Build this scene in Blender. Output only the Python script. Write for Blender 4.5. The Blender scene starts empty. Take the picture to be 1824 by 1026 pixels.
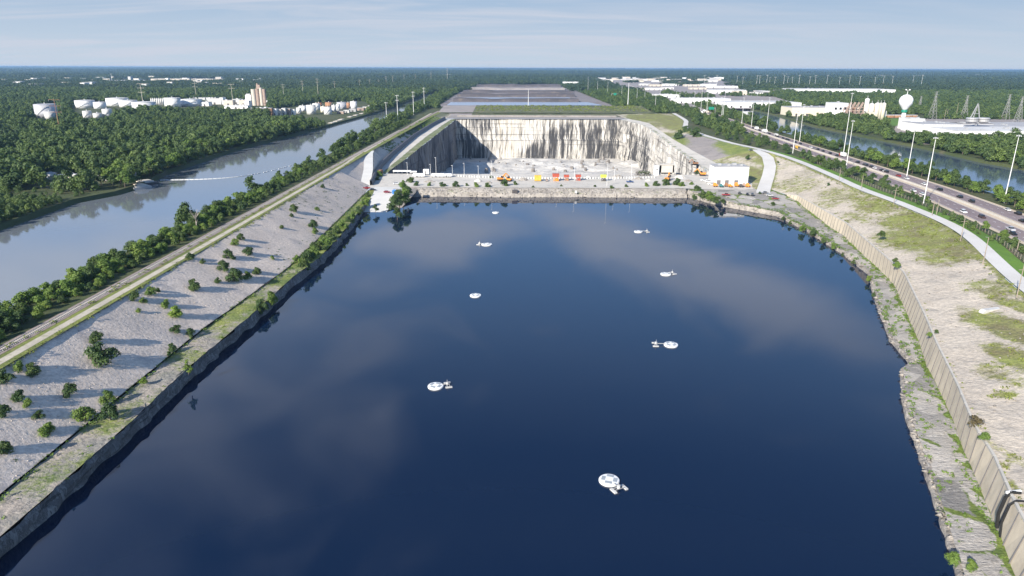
import bpy, math, random
import numpy as np
from mathutils import Vector, Matrix
from mathutils.geometry import tessellate_polygon

SC = bpy.context.scene
COL = SC.collection
R = math.radians

# ------------------------------------------------------------------ camera
F, CX, CY, CAMZ = 1216.0, 912.0, 513.0, 77.0
TH = math.atan(392.0 / F)
RO = R(0.2)
cam_d = bpy.data.cameras.new('camera')
cam = bpy.data.objects.new('camera', cam_d)
COL.objects.link(cam)
cam_d.sensor_width = 36.0
cam_d.lens = 36.0 * F / 1824.0
cam_d.clip_start = 1.0
cam_d.clip_end = 90000.0
_fw = Vector((0, math.cos(TH), -math.sin(TH)))
_up = Vector((0, math.sin(TH), math.cos(TH)))
_rt = Vector((1, 0, 0))
_m = Matrix((_rt, _up, -_fw)).transposed() @ Matrix.Rotation(RO, 3, 'Z')
cam.matrix_world = Matrix.Translation((0, 0, CAMZ)) @ _m.to_4x4()
SC.camera = cam

# ------------------------------------------------------------------ light
HAZE = 5.0e-5
SUN_EL = 27.0
SUN_AZ = 36.0           # the light travels this many degrees off +Y towards +X
SC.view_settings.view_transform = 'Standard'
SC.view_settings.look = 'None'
SC.view_settings.gamma = 1.0
SC.view_settings.exposure = 0.95
sun_d = bpy.data.lights.new('sun', 'SUN')
sun_d.energy = 4.6
sun_d.angle = R(0.5)
sun_d.color = (1.0, 0.93, 0.82)
sun = bpy.data.objects.new('sun', sun_d)
COL.objects.link(sun)
_l = Vector((math.sin(R(SUN_AZ)) * math.cos(R(SUN_EL)), math.cos(R(SUN_AZ)) * math.cos(R(SUN_EL)), -math.sin(R(SUN_EL))))
sun.rotation_euler = _l.to_track_quat('-Z', 'Y').to_euler()
sun.location = (-200, -300, 400)

world = bpy.data.worlds.new('World')
SC.world = world
world.use_nodes = True
wn = world.node_tree
wn.nodes.clear()
def W(t, **kw):
    n = wn.nodes.new(t)
    for k, v in kw.items():
        setattr(n, k, v)
    return n
def wl(a, b): wn.links.new(a, b)
sky = W('ShaderNodeTexSky', sky_type='NISHITA', sun_disc=False)
sky.sun_elevation = R(SUN_EL)
sky.sun_rotation = R(SUN_AZ + 180.0)
sky.altitude = 200.0
sky.air_density = 1.0
sky.dust_density = 0.6
sky.ozone_density = 2.5
tc = W('ShaderNodeTexCoord')
sep = W('ShaderNodeSeparateXYZ'); wl(tc.outputs['Generated'], sep.inputs[0])
zz = W('ShaderNodeMath', operation='MAXIMUM'); wl(sep.outputs[2], zz.inputs[0]); zz.inputs[1].default_value = 0.0
za = W('ShaderNodeMath', operation='ADD'); wl(zz.outputs[0], za.inputs[0]); za.inputs[1].default_value = 0.10
dx = W('ShaderNodeMath', operation='DIVIDE'); wl(sep.outputs[0], dx.inputs[0]); wl(za.outputs[0], dx.inputs[1])
dy = W('ShaderNodeMath', operation='DIVIDE'); wl(sep.outputs[1], dy.inputs[0]); wl(za.outputs[0], dy.inputs[1])
cmb = W('ShaderNodeCombineXYZ'); wl(dx.outputs[0], cmb.inputs[0]); wl(dy.outputs[0], cmb.inputs[1])
def cloud(scale, rot, sx, sy, lo, hi, seed, det=7.0):
    mp = W('ShaderNodeMapping'); wl(cmb.outputs[0], mp.inputs[0])
    mp.inputs['Rotation'].default_value = (0, 0, R(rot)); mp.inputs['Scale'].default_value = (sx, sy, 1)
    mp.inputs['Location'].default_value = (seed, seed * 0.7, seed)
    nz = W('ShaderNodeTexNoise'); wl(mp.outputs[0], nz.inputs['Vector'])
    nz.inputs['Scale'].default_value = scale; nz.inputs['Detail'].default_value = det; nz.inputs['Roughness'].default_value = 0.55
    nz.inputs['Distortion'].default_value = 0.6
    rp = W('ShaderNodeMapRange'); wl(nz.outputs['Fac'], rp.inputs[0])
    rp.interpolation_type = 'SMOOTHSTEP'
    rp.inputs[1].default_value = lo; rp.inputs[2].default_value = hi; rp.inputs[3].default_value = 0; rp.inputs[4].default_value = 1
    return rp.outputs[0]
def bank(cx_, cy_, rot, rx, ry, seed, puff=1.1):
    a = W('ShaderNodeMapping'); wl(cmb.outputs[0], a.inputs[0]); a.inputs['Location'].default_value = (-cx_, -cy_, 0)
    b = W('ShaderNodeMapping'); wl(a.outputs[0], b.inputs[0]); b.inputs['Rotation'].default_value = (0, 0, R(-rot))
    c = W('ShaderNodeMapping'); wl(b.outputs[0], c.inputs[0]); c.inputs['Scale'].default_value = (1 / rx, 1 / ry, 0)
    ln = W('ShaderNodeVectorMath', operation='LENGTH'); wl(c.outputs[0], ln.inputs[0])
    f = W('ShaderNodeMapRange'); wl(ln.outputs['Value'], f.inputs[0])
    for i_, v_ in enumerate((0.45, 1.5, 1., 0.)): f.inputs[i_ + 1].default_value = v_
    nz = W('ShaderNodeTexNoise'); wl(cmb.outputs[0], nz.inputs['Vector']); nz.inputs['Scale'].default_value = 2.1; nz.inputs['Detail'].default_value = 7.; nz.inputs['Distortion'].default_value = 1.2
    q = W('ShaderNodeMath', operation='MULTIPLY_ADD'); wl(nz.outputs['Fac'], q.inputs[0]); q.inputs[1].default_value = puff; wl(f.outputs[0], q.inputs[2])
    g = W('ShaderNodeMapRange'); wl(q.outputs[0], g.inputs[0]); g.interpolation_type = 'SMOOTHSTEP'
    for i_, v_ in enumerate((.5 * puff + .12, .5 * puff + 1.12, 0., 1.)): g.inputs[i_ + 1].default_value = v_
    return g.outputs[0]
b1 = bank(-1.65, 1.7, 0, 1.25, 1.35, 1, 1.6); b2 = bank(.68, 2.47, -60, 1.1, .27, 2, 1.5); b3 = bank(-.3, 2.9, 10, .40, .36, 3, 1.7)
m1 = W('ShaderNodeMath', operation='MAXIMUM'); wl(b1, m1.inputs[0]); wl(b2, m1.inputs[1])
m2 = W('ShaderNodeMath', operation='MAXIMUM'); wl(m1.outputs[0], m2.inputs[0]); wl(b3, m2.inputs[1])
c1 = m2.outputs[0]
c2 = cloud(1.0, -14, 0.5, 1.5, 0.38, 0.72, 8.3)
c2s = W('ShaderNodeMath', operation='MULTIPLY'); wl(c2, c2s.inputs[0]); c2s.inputs[1].default_value = 1.0
# fewer clouds to the right (+X)
side = W('ShaderNodeMapRange'); wl(sep.outputs[0], side.inputs[0])
side.inputs[1].default_value = -0.1; side.inputs[2].default_value = 0.55; side.inputs[3].default_value = 1.0; side.inputs[4].default_value = 0.4
cfa = W('ShaderNodeMath', operation='MULTIPLY'); upi = W('ShaderNodeMapRange'); wl(sep.outputs[2], upi.inputs[0])
for i_, v_ in enumerate((.10, .22, 1., .12)): upi.inputs[i_ + 1].default_value = v_
c2u = W('ShaderNodeMath', operation='MULTIPLY'); wl(c2s.outputs[0], c2u.inputs[0]); wl(upi.outputs[0], c2u.inputs[1]); wl(c2u.outputs[0], cfa.inputs[0]); wl(side.outputs[0], cfa.inputs[1])
cf = W('ShaderNodeMath', operation='MAXIMUM'); wl(cfa.outputs[0], cf.inputs[0]); wl(c1, cf.inputs[1])
SKY_GAIN = 0.085
skym = W('ShaderNodeMix', data_type='RGBA', blend_type='MULTIPLY'); skym.inputs[0].default_value = 1.0
wl(sky.outputs[0], skym.inputs[6]); skym.inputs[7].default_value = (0.88, 1.0, 1.14, 1)
# pale band of air low in the sky
lowr = W('ShaderNodeMapRange'); wl(sep.outputs[2], lowr.inputs[0]); lowr.interpolation_type = 'SMOOTHSTEP'
for i_, v_ in enumerate((0., .11, 0., 1.)): lowr.inputs[i_ + 1].default_value = v_
lowc = W('ShaderNodeMix', data_type='RGBA'); wl(lowr.outputs[0], lowc.inputs[0]); lowc.inputs[6].default_value = (3.35, 3.95, 4.65, 1); lowc.inputs[7].default_value = (2.3, 3.15, 4.3, 1)
upr = W('ShaderNodeMapRange'); wl(sep.outputs[2], upr.inputs[0]); upr.interpolation_type = 'SMOOTHSTEP'
for i_, v_ in enumerate((.10, .30, 0., 1.)): upr.inputs[i_ + 1].default_value = v_
midr = W('ShaderNodeMapRange'); wl(sep.outputs[2], midr.inputs[0]); midr.interpolation_type = 'SMOOTHSTEP'
for i_, v_ in enumerate((.09, .19, 0., 1.)): midr.inputs[i_ + 1].default_value = v_
midc = W('ShaderNodeMix', data_type='RGBA'); wl(midr.outputs[0], midc.inputs[0]); wl(lowc.outputs[2], midc.inputs[6]); midc.inputs[7].default_value = (1.9, 3.65, 6.7, 1)
topr = W('ShaderNodeMapRange'); wl(sep.outputs[2], topr.inputs[0]); topr.interpolation_type = 'SMOOTHSTEP'
for i_, v_ in enumerate((.28, .55, 0., 1.)): topr.inputs[i_ + 1].default_value = v_
skyc = W('ShaderNodeMix', data_type='RGBA'); wl(topr.outputs[0], skyc.inputs[0]); wl(midc.outputs[2], skyc.inputs[6]); wl(skym.outputs[2], skyc.inputs[7])
cldc = W('ShaderNodeMix', data_type='RGBA'); wl(upr.outputs[0], cldc.inputs[0]); cldc.inputs[6].default_value = (3.7, 4.0, 4.65, 1); cldc.inputs[7].default_value = (5.5, 6.4, 8.2, 1)
cmx = W('ShaderNodeMix', data_type='RGBA'); wl(cf.outputs[0], cmx.inputs[0]); wl(skyc.outputs[2], cmx.inputs[6]); wl(cldc.outputs[2], cmx.inputs[7])
bg = W('ShaderNodeBackground'); wl(cmx.outputs[2], bg.inputs[0]); bg.inputs[1].default_value = SKY_GAIN
wo = W('ShaderNodeOutputWorld'); wl(bg.outputs[0], wo.inputs[0])

# ------------------------------------------------------------------ measuring (pixels of the survey photo -> places on the ground)
def ray(px, py):
    u, v = px - CX, py - CY
    u, v = u * math.cos(RO) + v * math.sin(RO), -u * math.sin(RO) + v * math.cos(RO)
    a, b = u / F, v / F
    c, s = math.cos(TH), math.sin(TH)
    return (a, c - b * s, -s - b * c)
def U(px, py, z=0.0):
    d = ray(px, py)
    t = (z - CAMZ) / d[2]
    return (d[0] * t, d[1] * t, z)
def P(X, Y, Z):
    c, s = math.cos(TH), math.sin(TH)
    h = CAMZ - Z
    zc = Y * c + h * s
    v = F * (h * c - Y * s) / zc
    u = F * X / zc
    u, v = u * math.cos(RO) - v * math.sin(RO), u * math.sin(RO) + v * math.cos(RO)
    return u + CX, v + CY, F / zc
def height_at(px, ybase, ytop, z=0.0):
    X, Y, _ = U(px, ybase, z)
    lo, hi = z, CAMZ - 0.5
    for _ in range(40):
        m = (lo + hi) / 2
        if P(X, Y, m)[1] > ytop: lo = m
        else: hi = m
    return X, Y, lo - z

# ------------------------------------------------------------------ materials
MATS = {}
def rgba(c): return (c[0], c[1], c[2], 1)
class NT:
    def __init__(s, name):
        s.m = bpy.data.materials.new(name); s.m.use_nodes = True
        s.t = s.m.node_tree; s.t.nodes.clear()
        s.out = s.n('ShaderNodeOutputMaterial'); s.b = s.n('ShaderNodeBsdfPrincipled')
        s.l(s.b.outputs[0], s.out.inputs[0])
        g = s.n('ShaderNodeNewGeometry'); s.pos = g.outputs['Position']
        MATS[name] = s.m
    def n(s, t, **kw):
        x = s.t.nodes.new(t)
        for k, v in kw.items(): setattr(x, k, v)
        return x
    def l(s, a, b): s.t.links.new(a, b)
    def map(s, scale, vec=None):
        mp = s.n('ShaderNodeMapping'); s.l(vec or s.pos, mp.inputs[0]); mp.inputs['Scale'].default_value = scale
        return mp.outputs[0]
    def noise(s, scale, det=4, rough=.55, vec=None, dist=0):
        x = s.n('ShaderNodeTexNoise'); s.l(vec or s.pos, x.inputs['Vector'])
        x.inputs['Scale'].default_value = scale; x.inputs['Detail'].default_value = det
        x.inputs['Roughness'].default_value = rough; x.inputs['Distortion'].default_value = dist
        return x.outputs['Fac']
    def rng(s, f, lo, hi, a=0., b=1.):
        x = s.n('ShaderNodeMapRange'); s.l(f, x.inputs[0])
        for i, v in enumerate((lo, hi, a, b)): x.inputs[i + 1].default_value = v
        return x.outputs[0]
    def mix(s, f, a, b, mode='MIX'):
        x = s.n('ShaderNodeMix', data_type='RGBA', blend_type=mode)
        for i, v in ((0, f), (6, a), (7, b)):
            if isinstance(v, (int, float)): x.inputs[i].default_value = v
            elif isinstance(v, tuple): x.inputs[i].default_value = rgba(v)
            else: s.l(v, x.inputs[i])
        return x.outputs[2]
    def math(s, op, a, b=0.):
        x = s.n('ShaderNodeMath', operation=op)
        for i, v in ((0, a), (1, b)):
            if isinstance(v, (int, float)): x.inputs[i].default_value = v
            else: s.l(v, x.inputs[i])
        return x.outputs[0]
    def attr(s, name):
        x = s.n('ShaderNodeAttribute'); x.attribute_name = name
        return x.outputs['Fac']
    def col(s, c):
        if isinstance(c, tuple): s.b.inputs['Base Color'].default_value = rgba(c)
        else: s.l(c, s.b.inputs['Base Color'])
    def rough(s, r, spec=.3):
        s.b.inputs['Roughness'].default_value = r
        s.b.inputs['Specular IOR Level'].default_value = spec
    def bump(s, f, strength, dist=1.0):
        x = s.n('ShaderNodeBump'); s.l(f, x.inputs['Height'])
        x.inputs['Strength'].default_value = strength; x.inputs['Distance'].default_value = dist
        s.l(x.outputs[0], s.b.inputs['Normal'])

def surf(name, c1, c2, scale=.15, c3=None, speck=0., sscale=2., bump=0., bscale=1., bdist=.5, rough=.9, spec=.2, grass=None, gthr=.5):
    t = NT(name)
    c = t.mix(t.rng(t.noise(scale, 6), .35, .65), c1, c2)
    if c3: c = t.mix(t.rng(t.noise(scale * 3.3, 5), .55, .7), c, c3)
    if speck:
        c = t.mix(t.rng(t.noise(sscale, 3, .7), .35, .75, 0, speck), c, (0.03, 0.03, 0.03))
    if grass:
        g1, g2 = grass
        n = t.noise(.22, 9, .75); n2 = t.noise(1.4, 4, .7)
        a = t.math('ADD', t.math('ADD', t.attr('grass'), t.math('MULTIPLY', t.math('SUBTRACT', n2, .5), .7)), t.math('MULTIPLY', t.math('SUBTRACT', n, .5), 1.5))
        gm = t.rng(a, gthr - .08, gthr + .22, 0., .9)
        gc = t.mix(t.rng(t.noise(.12, 5), .35, .65), g1, g2)
        gc = t.mix(t.rng(t.noise(.9, 5, .75), .42, .72, 0, .75), gc, (0.03, 0.05, 0.016))
        c = t.mix(gm, c, gc)
    t.col(c); t.rough(rough, spec)
    if bump: t.bump(t.noise(bscale, 5, .65), bump, bdist)
    return t.m
def plain(name, c, rough=.6, metal=0., var=.15, vs=.8, spec=.4):
    t = NT(name)
    d = tuple(x * (1 - var) for x in c)
    t.col(t.mix(t.rng(t.noise(vs, 4), .35, .65), c, d)); t.rough(rough, spec)
    t.b.inputs['Metallic'].default_value = metal
    return t.m

G1, G2 = (0.25, 0.285, 0.055), (0.13, 0.185, 0.04)
surf('gravel_slope', (.76, .645, .54), (.65, .55, .46), .03, (.54, .47, .42), .42, 1.0, .30, .9, .8, grass=((.07, .10, .035), (.10, .11, .05)), gthr=.75)
surf('right_slope', (.60, .53, .44), (.49, .43, .36), .05, (.40, .36, .31), .4, .9, .6, .5, 1., grass=(G1, (.17, .15, .06)), gthr=.52)
surf('bench', (.46, .39, .33), (.30, .285, .25), .08, (.24, .22, .2), .45, .8, .7, .7, .8, grass=(G1, G2), gthr=.62)
surf('platform', (.60, .56, .50), (.50, .47, .42), .04, (.40, .38, .35), .18, .5, .3, .5, .4, grass=(G2, (.14, .14, .06)), gthr=.75)
surf('bank_rock', (.46, .42, .37), (.34, .31, .28), .12, (.2, .18, .16), .5, .5, 1., .5, 1.5, grass=(G2, (.12, .13, .05)), gthr=.7)
surf('gravel_road', (.54, .49, .40), (.43, .39, .32), .12, (.30, .29, .17), .3, 2., .2, 2., .2)
surf('pale_road', (.62, .60, .57), (.55, .53, .50), .05, None, .12, 2., .1, 2., .1)
surf('concrete_ramp', (.60, .59, .56), (.53, .52, .50), .1, None, .1, 1., .1, 2., .1)
surf('ballast', (.36, .29, .26), (.27, .22, .2), .4, None, .5, 3., .5, 2., .3)
surf('verge', (.22, .25, .06), (.14, .17, .05), .06, (.27, .23, .11), .45, .7, .6, .8, .5)
surf('lawn', (.13, .24, .035), (.09, .17, .03), .05, None, .3, .8, .4, 1., .3)
surf('asphalt', (.255, .205, .205), (.20, .162, .168), .05, None, .2, .8)
surf('shoulder', (.56, .47, .36), (.48, .40, .31), .06, None, .15, 1.)
surf('ground', (.055, .075, .028), (.085, .095, .04), .01, (.11, .10, .06), .3, .3, .4, .2, 2.)
def banded(name, c1, c2, c3):
    t = NT(name); v = t.map((.006, .03, .03))
    c = t.mix(t.rng(t.noise(1., 5, .6, v), .38, .62), c1, c2)
    c = t.mix(t.rng(t.noise(3.2, 5, .65, v), .52, .68, 0, .8), c, c3)
    c = t.mix(t.rng(t.noise(.09, 4, .7), .55, .75, 0, .5), c, (.10, .09, .085)); t.col(c); t.rough(.9, .2)
banded('yard', (.34, .305, .285), (.25, .225, .215), (.15, .135, .13))
banded('spoil', (.27, .24, .235), (.17, .15, .15), (.085, .078, .08))
surf('grey_slope', (.36, .325, .30), (.27, .245, .235), .02, (.2, .18, .175), .4, .9, .6, .8, .8, grass=(G1, G2), gthr=.62)
surf('yard_dark', (.12, .105, .11), (.08, .075, .08), .02, (.17, .14, .12), .3, .12)
surf('embank', (.17, .17, .09), (.10, .125, .055), .03, (.24, .21, .15), .5, .2, .8, .3, 2.)
surf('pit_floor', (.66, .63, .58), (.52, .50, .47), .012, (.34, .33, .32), .3, .12, .6, .1, 3.)
surf('rubble', (.36, .33, .30), (.2, .18, .17), .3, (.12, .11, .11), .5, 1., 1., 1., 1.)
surf('ledge_grey', (.34, .31, .29), (.27, .25, .235), .05, (.2, .18, .16), .3, .4)
surf('concrete', (.50, .47, .42), (.42, .40, .36), .3)
surf('roof_grey', (.42, .42, .43), (.33, .33, .34), .05, None, .2, .6)
surf('roof_white', (.60, .60, .59), (.48, .48, .48), .05, None, .15, .5)

# limestone slabs: cells of different greys, grass in the cracks
t = NT('slabs'); v = t.map((.11, .075, .1))
vo = t.n('ShaderNodeTexVoronoi'); vo.inputs['Scale'].default_value = 1.; vo.inputs['Randomness'].default_value = .75; t.l(v, vo.inputs['Vector'])
ve = t.n('ShaderNodeTexVoronoi', feature='DISTANCE_TO_EDGE'); ve.inputs['Scale'].default_value = 1.; ve.inputs['Randomness'].default_value = .75; t.l(v, ve.inputs['Vector'])
sx_ = t.n('ShaderNodeSeparateXYZ'); t.l(vo.outputs['Color'], sx_.inputs[0])
c = t.mix(sx_.outputs[0], (.22, .21, .20), (.44, .41, .375))
c = t.mix(t.rng(t.noise(.4, 6, .75), .56, .66, 0, .75), c, (.62, .58, .52))
lines = t.noise(1., 4, .7, t.map((.35, 1.6, 1.)))
c = t.mix(t.rng(lines, .55, .66, 0, .6), c, (.12, .11, .10))
c = t.mix(t.rng(t.noise(2.2, 4, .7), .55, .8, 0, .55), c, (.08, .075, .07))
n_ = t.noise(.5, 7, .7); e_ = t.rng(ve.outputs['Distance'], 0., .16, .55, 0.)
a_ = t.math('ADD', t.math('ADD', t.attr('grass'), e_), t.math('SUBTRACT', n_, .5))
gc = t.mix(t.rng(t.noise(.25, 5), .35, .65), (.20, .25, .055), (.10, .145, .04)); gc = t.mix(t.rng(t.noise(1.5, 4, .7), .45, .8, 0, .6), gc, (.03, .045, .015))
c = t.mix(t.rng(a_, .62, .76), c, gc)
t.col(c); t.rough(.9, .2); t.bump(t.math('ADD', t.noise(.8, 5, .7), t.math('MULTIPLY', lines, .8)), .8, .8)
# tan concrete panels, weathered
t = NT('tan_panel')
vv = t.map((.5, .5, .06))
c = t.mix(t.rng(t.noise(1., 5, .6, vv), .35, .7), (.60, .52, .40), (.47, .41, .32))
c = t.mix(t.rng(t.noise(.25, 6), .5, .75, 0, .5), c, (.30, .26, .2))
t.col(c); t.rough(.85, .2)
# quarry walls: pale limestone with long dark run-off streaks
def wall_mat(name, base1, base2, dark, lo, hi):
    t = NT(name)
    sp = t.n('ShaderNodeSeparateXYZ'); t.l(t.pos, sp.inputs[0])
    xy = t.math('ADD', sp.outputs[0], t.math('MULTIPLY', sp.outputs[1], .93))
    cb = t.n('ShaderNodeCombineXYZ'); t.l(xy, cb.inputs[0]); t.l(t.math('MULTIPLY', sp.outputs[2], .055), cb.inputs[1])
    cs = t.n('ShaderNodeCombineXYZ'); t.l(xy, cs.inputs[0]); t.l(t.math('MULTIPLY', sp.outputs[2], .5), cs.inputs[1])
    fine = t.noise(.85, 5, .65, cb.outputs[0])
    mid = t.noise(.24, 6, .68, cb.outputs[0])
    big = t.noise(.018, 3, .5, cs.outputs[0])
    c = t.mix(t.rng(fine, .4, .62), base1, base2)
    c = t.mix(t.rng(mid, .5, .64, 0, .7), c, (.34, .28, .19))
    s = t.math('ADD', t.math('MULTIPLY', mid, .8), t.math('MULTIPLY', big, .7))
    s = t.math('ADD', s, t.math('MULTIPLY', fine, .5))
    s = t.math('ADD', s, t.math('MULTIPLY', t.attr('stain'), .10))
    c = t.mix(t.rng(s, lo, hi, 0, .95), c, dark)
    lay = t.noise(.30, 4, .6, t.map((.012, .012, 1.)))
    c = t.mix(t.rng(lay, .585, .62, 0, .5), c, dark)
    t.col(c); t.rough(.9, .15)
    t.bump(t.math('ADD', fine, t.noise(.5, 5)), .6, 1.5)
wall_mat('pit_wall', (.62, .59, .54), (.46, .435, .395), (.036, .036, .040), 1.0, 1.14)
wall_mat('pit_wall_shaded', (.27, .26, .255), (.105, .10, .10), (.045, .043, .05), .95, 1.08)  # left wall: its shade is put into darker stone colours, streaks kept
t = NT('rock_face')
st = t.noise(1., 5, .7, t.map((1.1, .9, .22)), .8); lg = t.noise(1., 4, .6, t.map((.08, .08, 1.1)))
c = t.mix(t.rng(st, .36, .64), (.24, .23, .225), (.52, .495, .47))
c = t.mix(t.rng(t.noise(.3, 6, .7), .45, .68, 0, .65), c, (.19, .185, .18))
crk = t.math('ABSOLUTE', t.math('SUBTRACT', st, .5))
c = t.mix(t.rng(crk, .0, .025, .8, 0.), c, (.03, .03, .03))
c = t.mix(t.rng(lg, .58, .64, 0, .6), c, (.05, .05, .05))
t.col(c); t.rough(.9, .15); t.bump(t.math('ADD', t.noise(1.2, 6, .75), t.math('MULTIPLY', st, 1.4)), 1., 1.5)

def water(name, c, rough, bs, bscale):
    t = NT(name)
    t.col(c); t.rough(rough, .5); t.b.inputs['IOR'].default_value = 1.333
    a = t.noise(bscale, 3, .6, t.map((1, .45, 1)))
    gust = t.rng(t.noise(.012, 3), .42, .62, .15, 1.)
    t.bump(t.math('MULTIPLY', a, gust), bs, .25)
    return t
water('reservoir_water', (.003, .0110, .034), .035, .05, .9)
water('canal_water', (.140, .155, .172), .06, .10, .8)
water('river_water', (.06, .085, .125), .08, .14, .8)
water('pond_water', (.27, .31, .38), .3, .1, .3)

def leaf(name, c1, c2, c3):
    t = NT(name)
    oi = t.n('ShaderNodeObjectInfo')
    c = t.mix(oi.outputs['Random'], c1, c2)
    c = t.mix(t.rng(t.noise(.35, 3), .4, .65, 0, .8), c, c3)
    t.col(c); t.rough(.6, .25)
    tr = t.n('ShaderNodeBsdfTranslucent'); t.l(t.mix(1., c, (1.1, 1.3, .6), 'MULTIPLY'), tr.inputs[0])
    ms = t.n('ShaderNodeMixShader'); ms.inputs[0].default_value = .25
    t.l(t.b.outputs[0], ms.inputs[1]); t.l(tr.outputs[0], ms.inputs[2]); t.l(ms.outputs[0], t.out.inputs[0])
leaf('leaf_dark', (.060, .105, .034), (.10, .145, .040), (.040, .072, .026))
leaf('leaf_mid', (.135, .21, .046), (.17, .235, .05), (.085, .145, .034))
leaf('leaf_lime', (.21, .30, .045), (.17, .26, .045), (.13, .20, .035))
leaf('leaf_weed', (.19, .24, .055), (.22, .25, .06), (.14, .16, .05))
leaf('leaf_far_shaded', (.036, .066, .032), (.085, .12, .045), (.03, .054, .028))  # darker greens stand in for the shade between crowns in far patches
leaf('leaf_brown', (.12, .095, .05), (.15, .12, .05), (.07, .06, .035))
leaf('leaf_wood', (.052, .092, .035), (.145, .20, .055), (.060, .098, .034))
plain('bark', (.12, .09, .07), .9)
plain('dead_wood', (.32, .28, .25), .9)
plain('white_paint', (.78, .78, .77), .5, var=.10, vs=.25)
plain('dirty_white', (.58, .57, .55), .6, var=.25, vs=.2)
plain('tank_white', (.68, .68, .67), .6, var=.16, vs=.12)
plain('cream', (.66, .60, .48), .7, var=.12)
plain('beige_wall', (.56, .50, .42), .8, var=.15, vs=.2)
plain('brown_wall', (.36, .27, .22), .8, var=.25, vs=.15)
plain('rust', (.38, .2, .11), .8, var=.4, vs=.2)
plain('steel', (.42, .42, .42), .5, .3)
plain('galv', (.72, .72, .71), .5, .1, var=.06)
plain('dark_steel', (.10, .09, .09), .6, .2)
plain('wood_pole', (.30, .25, .20), .9)
plain('black_rubber', (.02, .02, .02), .8)
plain('glass_dark', (.02, .025, .03), .08, spec=.6)
plain('red_paint', (.42, .085, .05), .6, var=.3)
plain('orange_paint', (.72, .27, .04), .5)
plain('yellow_paint', (.70, .44, .07), .6, var=.25)
plain('lime_paint', (.55, .62, .08), .5)
plain('blue_paint', (.05, .22, .55), .5)
plain('teal_paint', (.05, .17, .18), .5)
plain('green_sign', (.012, .22, .14), .5)
plain('pad_grey', (.30, .33, .36), .6)
plain('roof_dark', (.16, .15, .15), .8)
for k, c in (('black', (.018, .018, .02)), ('white', (.78, .78, .78)), ('grey', (.22, .22, .23)), ('red', (.32, .03, .03)), ('silver', (.5, .5, .52)), ('brown', (.07, .04, .035)), ('blue', (.04, .08, .2))):
    plain('car_' + k, c, .3, .2, var=.03, spec=.6)
def M(n): return MATS[n]
# ------------------------------------------------------------------ mesh helpers
def link(o, parent=None):
    COL.objects.link(o)
    if parent is not None: o.parent = parent
    return o
def tag(o, label=None, cat=None, group=None, kind=None):
    if label: o['label'] = label
    if cat: o['category'] = cat
    if group: o['group'] = group
    if kind: o['kind'] = kind
    return o
def thing(name, label, cat, loc=(0, 0, 0), rz=0., group=None):
    o = bpy.data.objects.new(name, None); COL.objects.link(o)
    o.empty_display_size = .5
    o.location = loc; o.rotation_euler = (0, 0, rz)
    return tag(o, label, cat, group)
def np_obj(name, V, Fc, mat, parent=None, attrs=None, smooth=False):
    V = np.asarray(V, dtype=np.float32); Fc = np.asarray(Fc, dtype=np.int32)
    me = bpy.data.meshes.new(name)
    k = Fc.shape[1]
    me.vertices.add(len(V)); me.vertices.foreach_set('co', V.ravel())
    me.loops.add(Fc.size); me.loops.foreach_set('vertex_index', Fc.ravel())
    me.polygons.add(len(Fc)); me.polygons.foreach_set('loop_start', np.arange(0, Fc.size, k, dtype=np.int32))
    if smooth: me.polygons.foreach_set('use_smooth', np.ones(len(Fc), dtype=bool))
    for a, val in (attrs or {}).items():
        at = me.attributes.new(a, 'FLOAT', 'POINT'); at.data.foreach_set('value', np.asarray(val, dtype=np.float32).ravel())
    me.update(calc_edges=True); me.validate()
    me.materials.append(M(mat) if isinstance(mat, str) else mat)
    return link(bpy.data.objects.new(name, me), parent)
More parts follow.
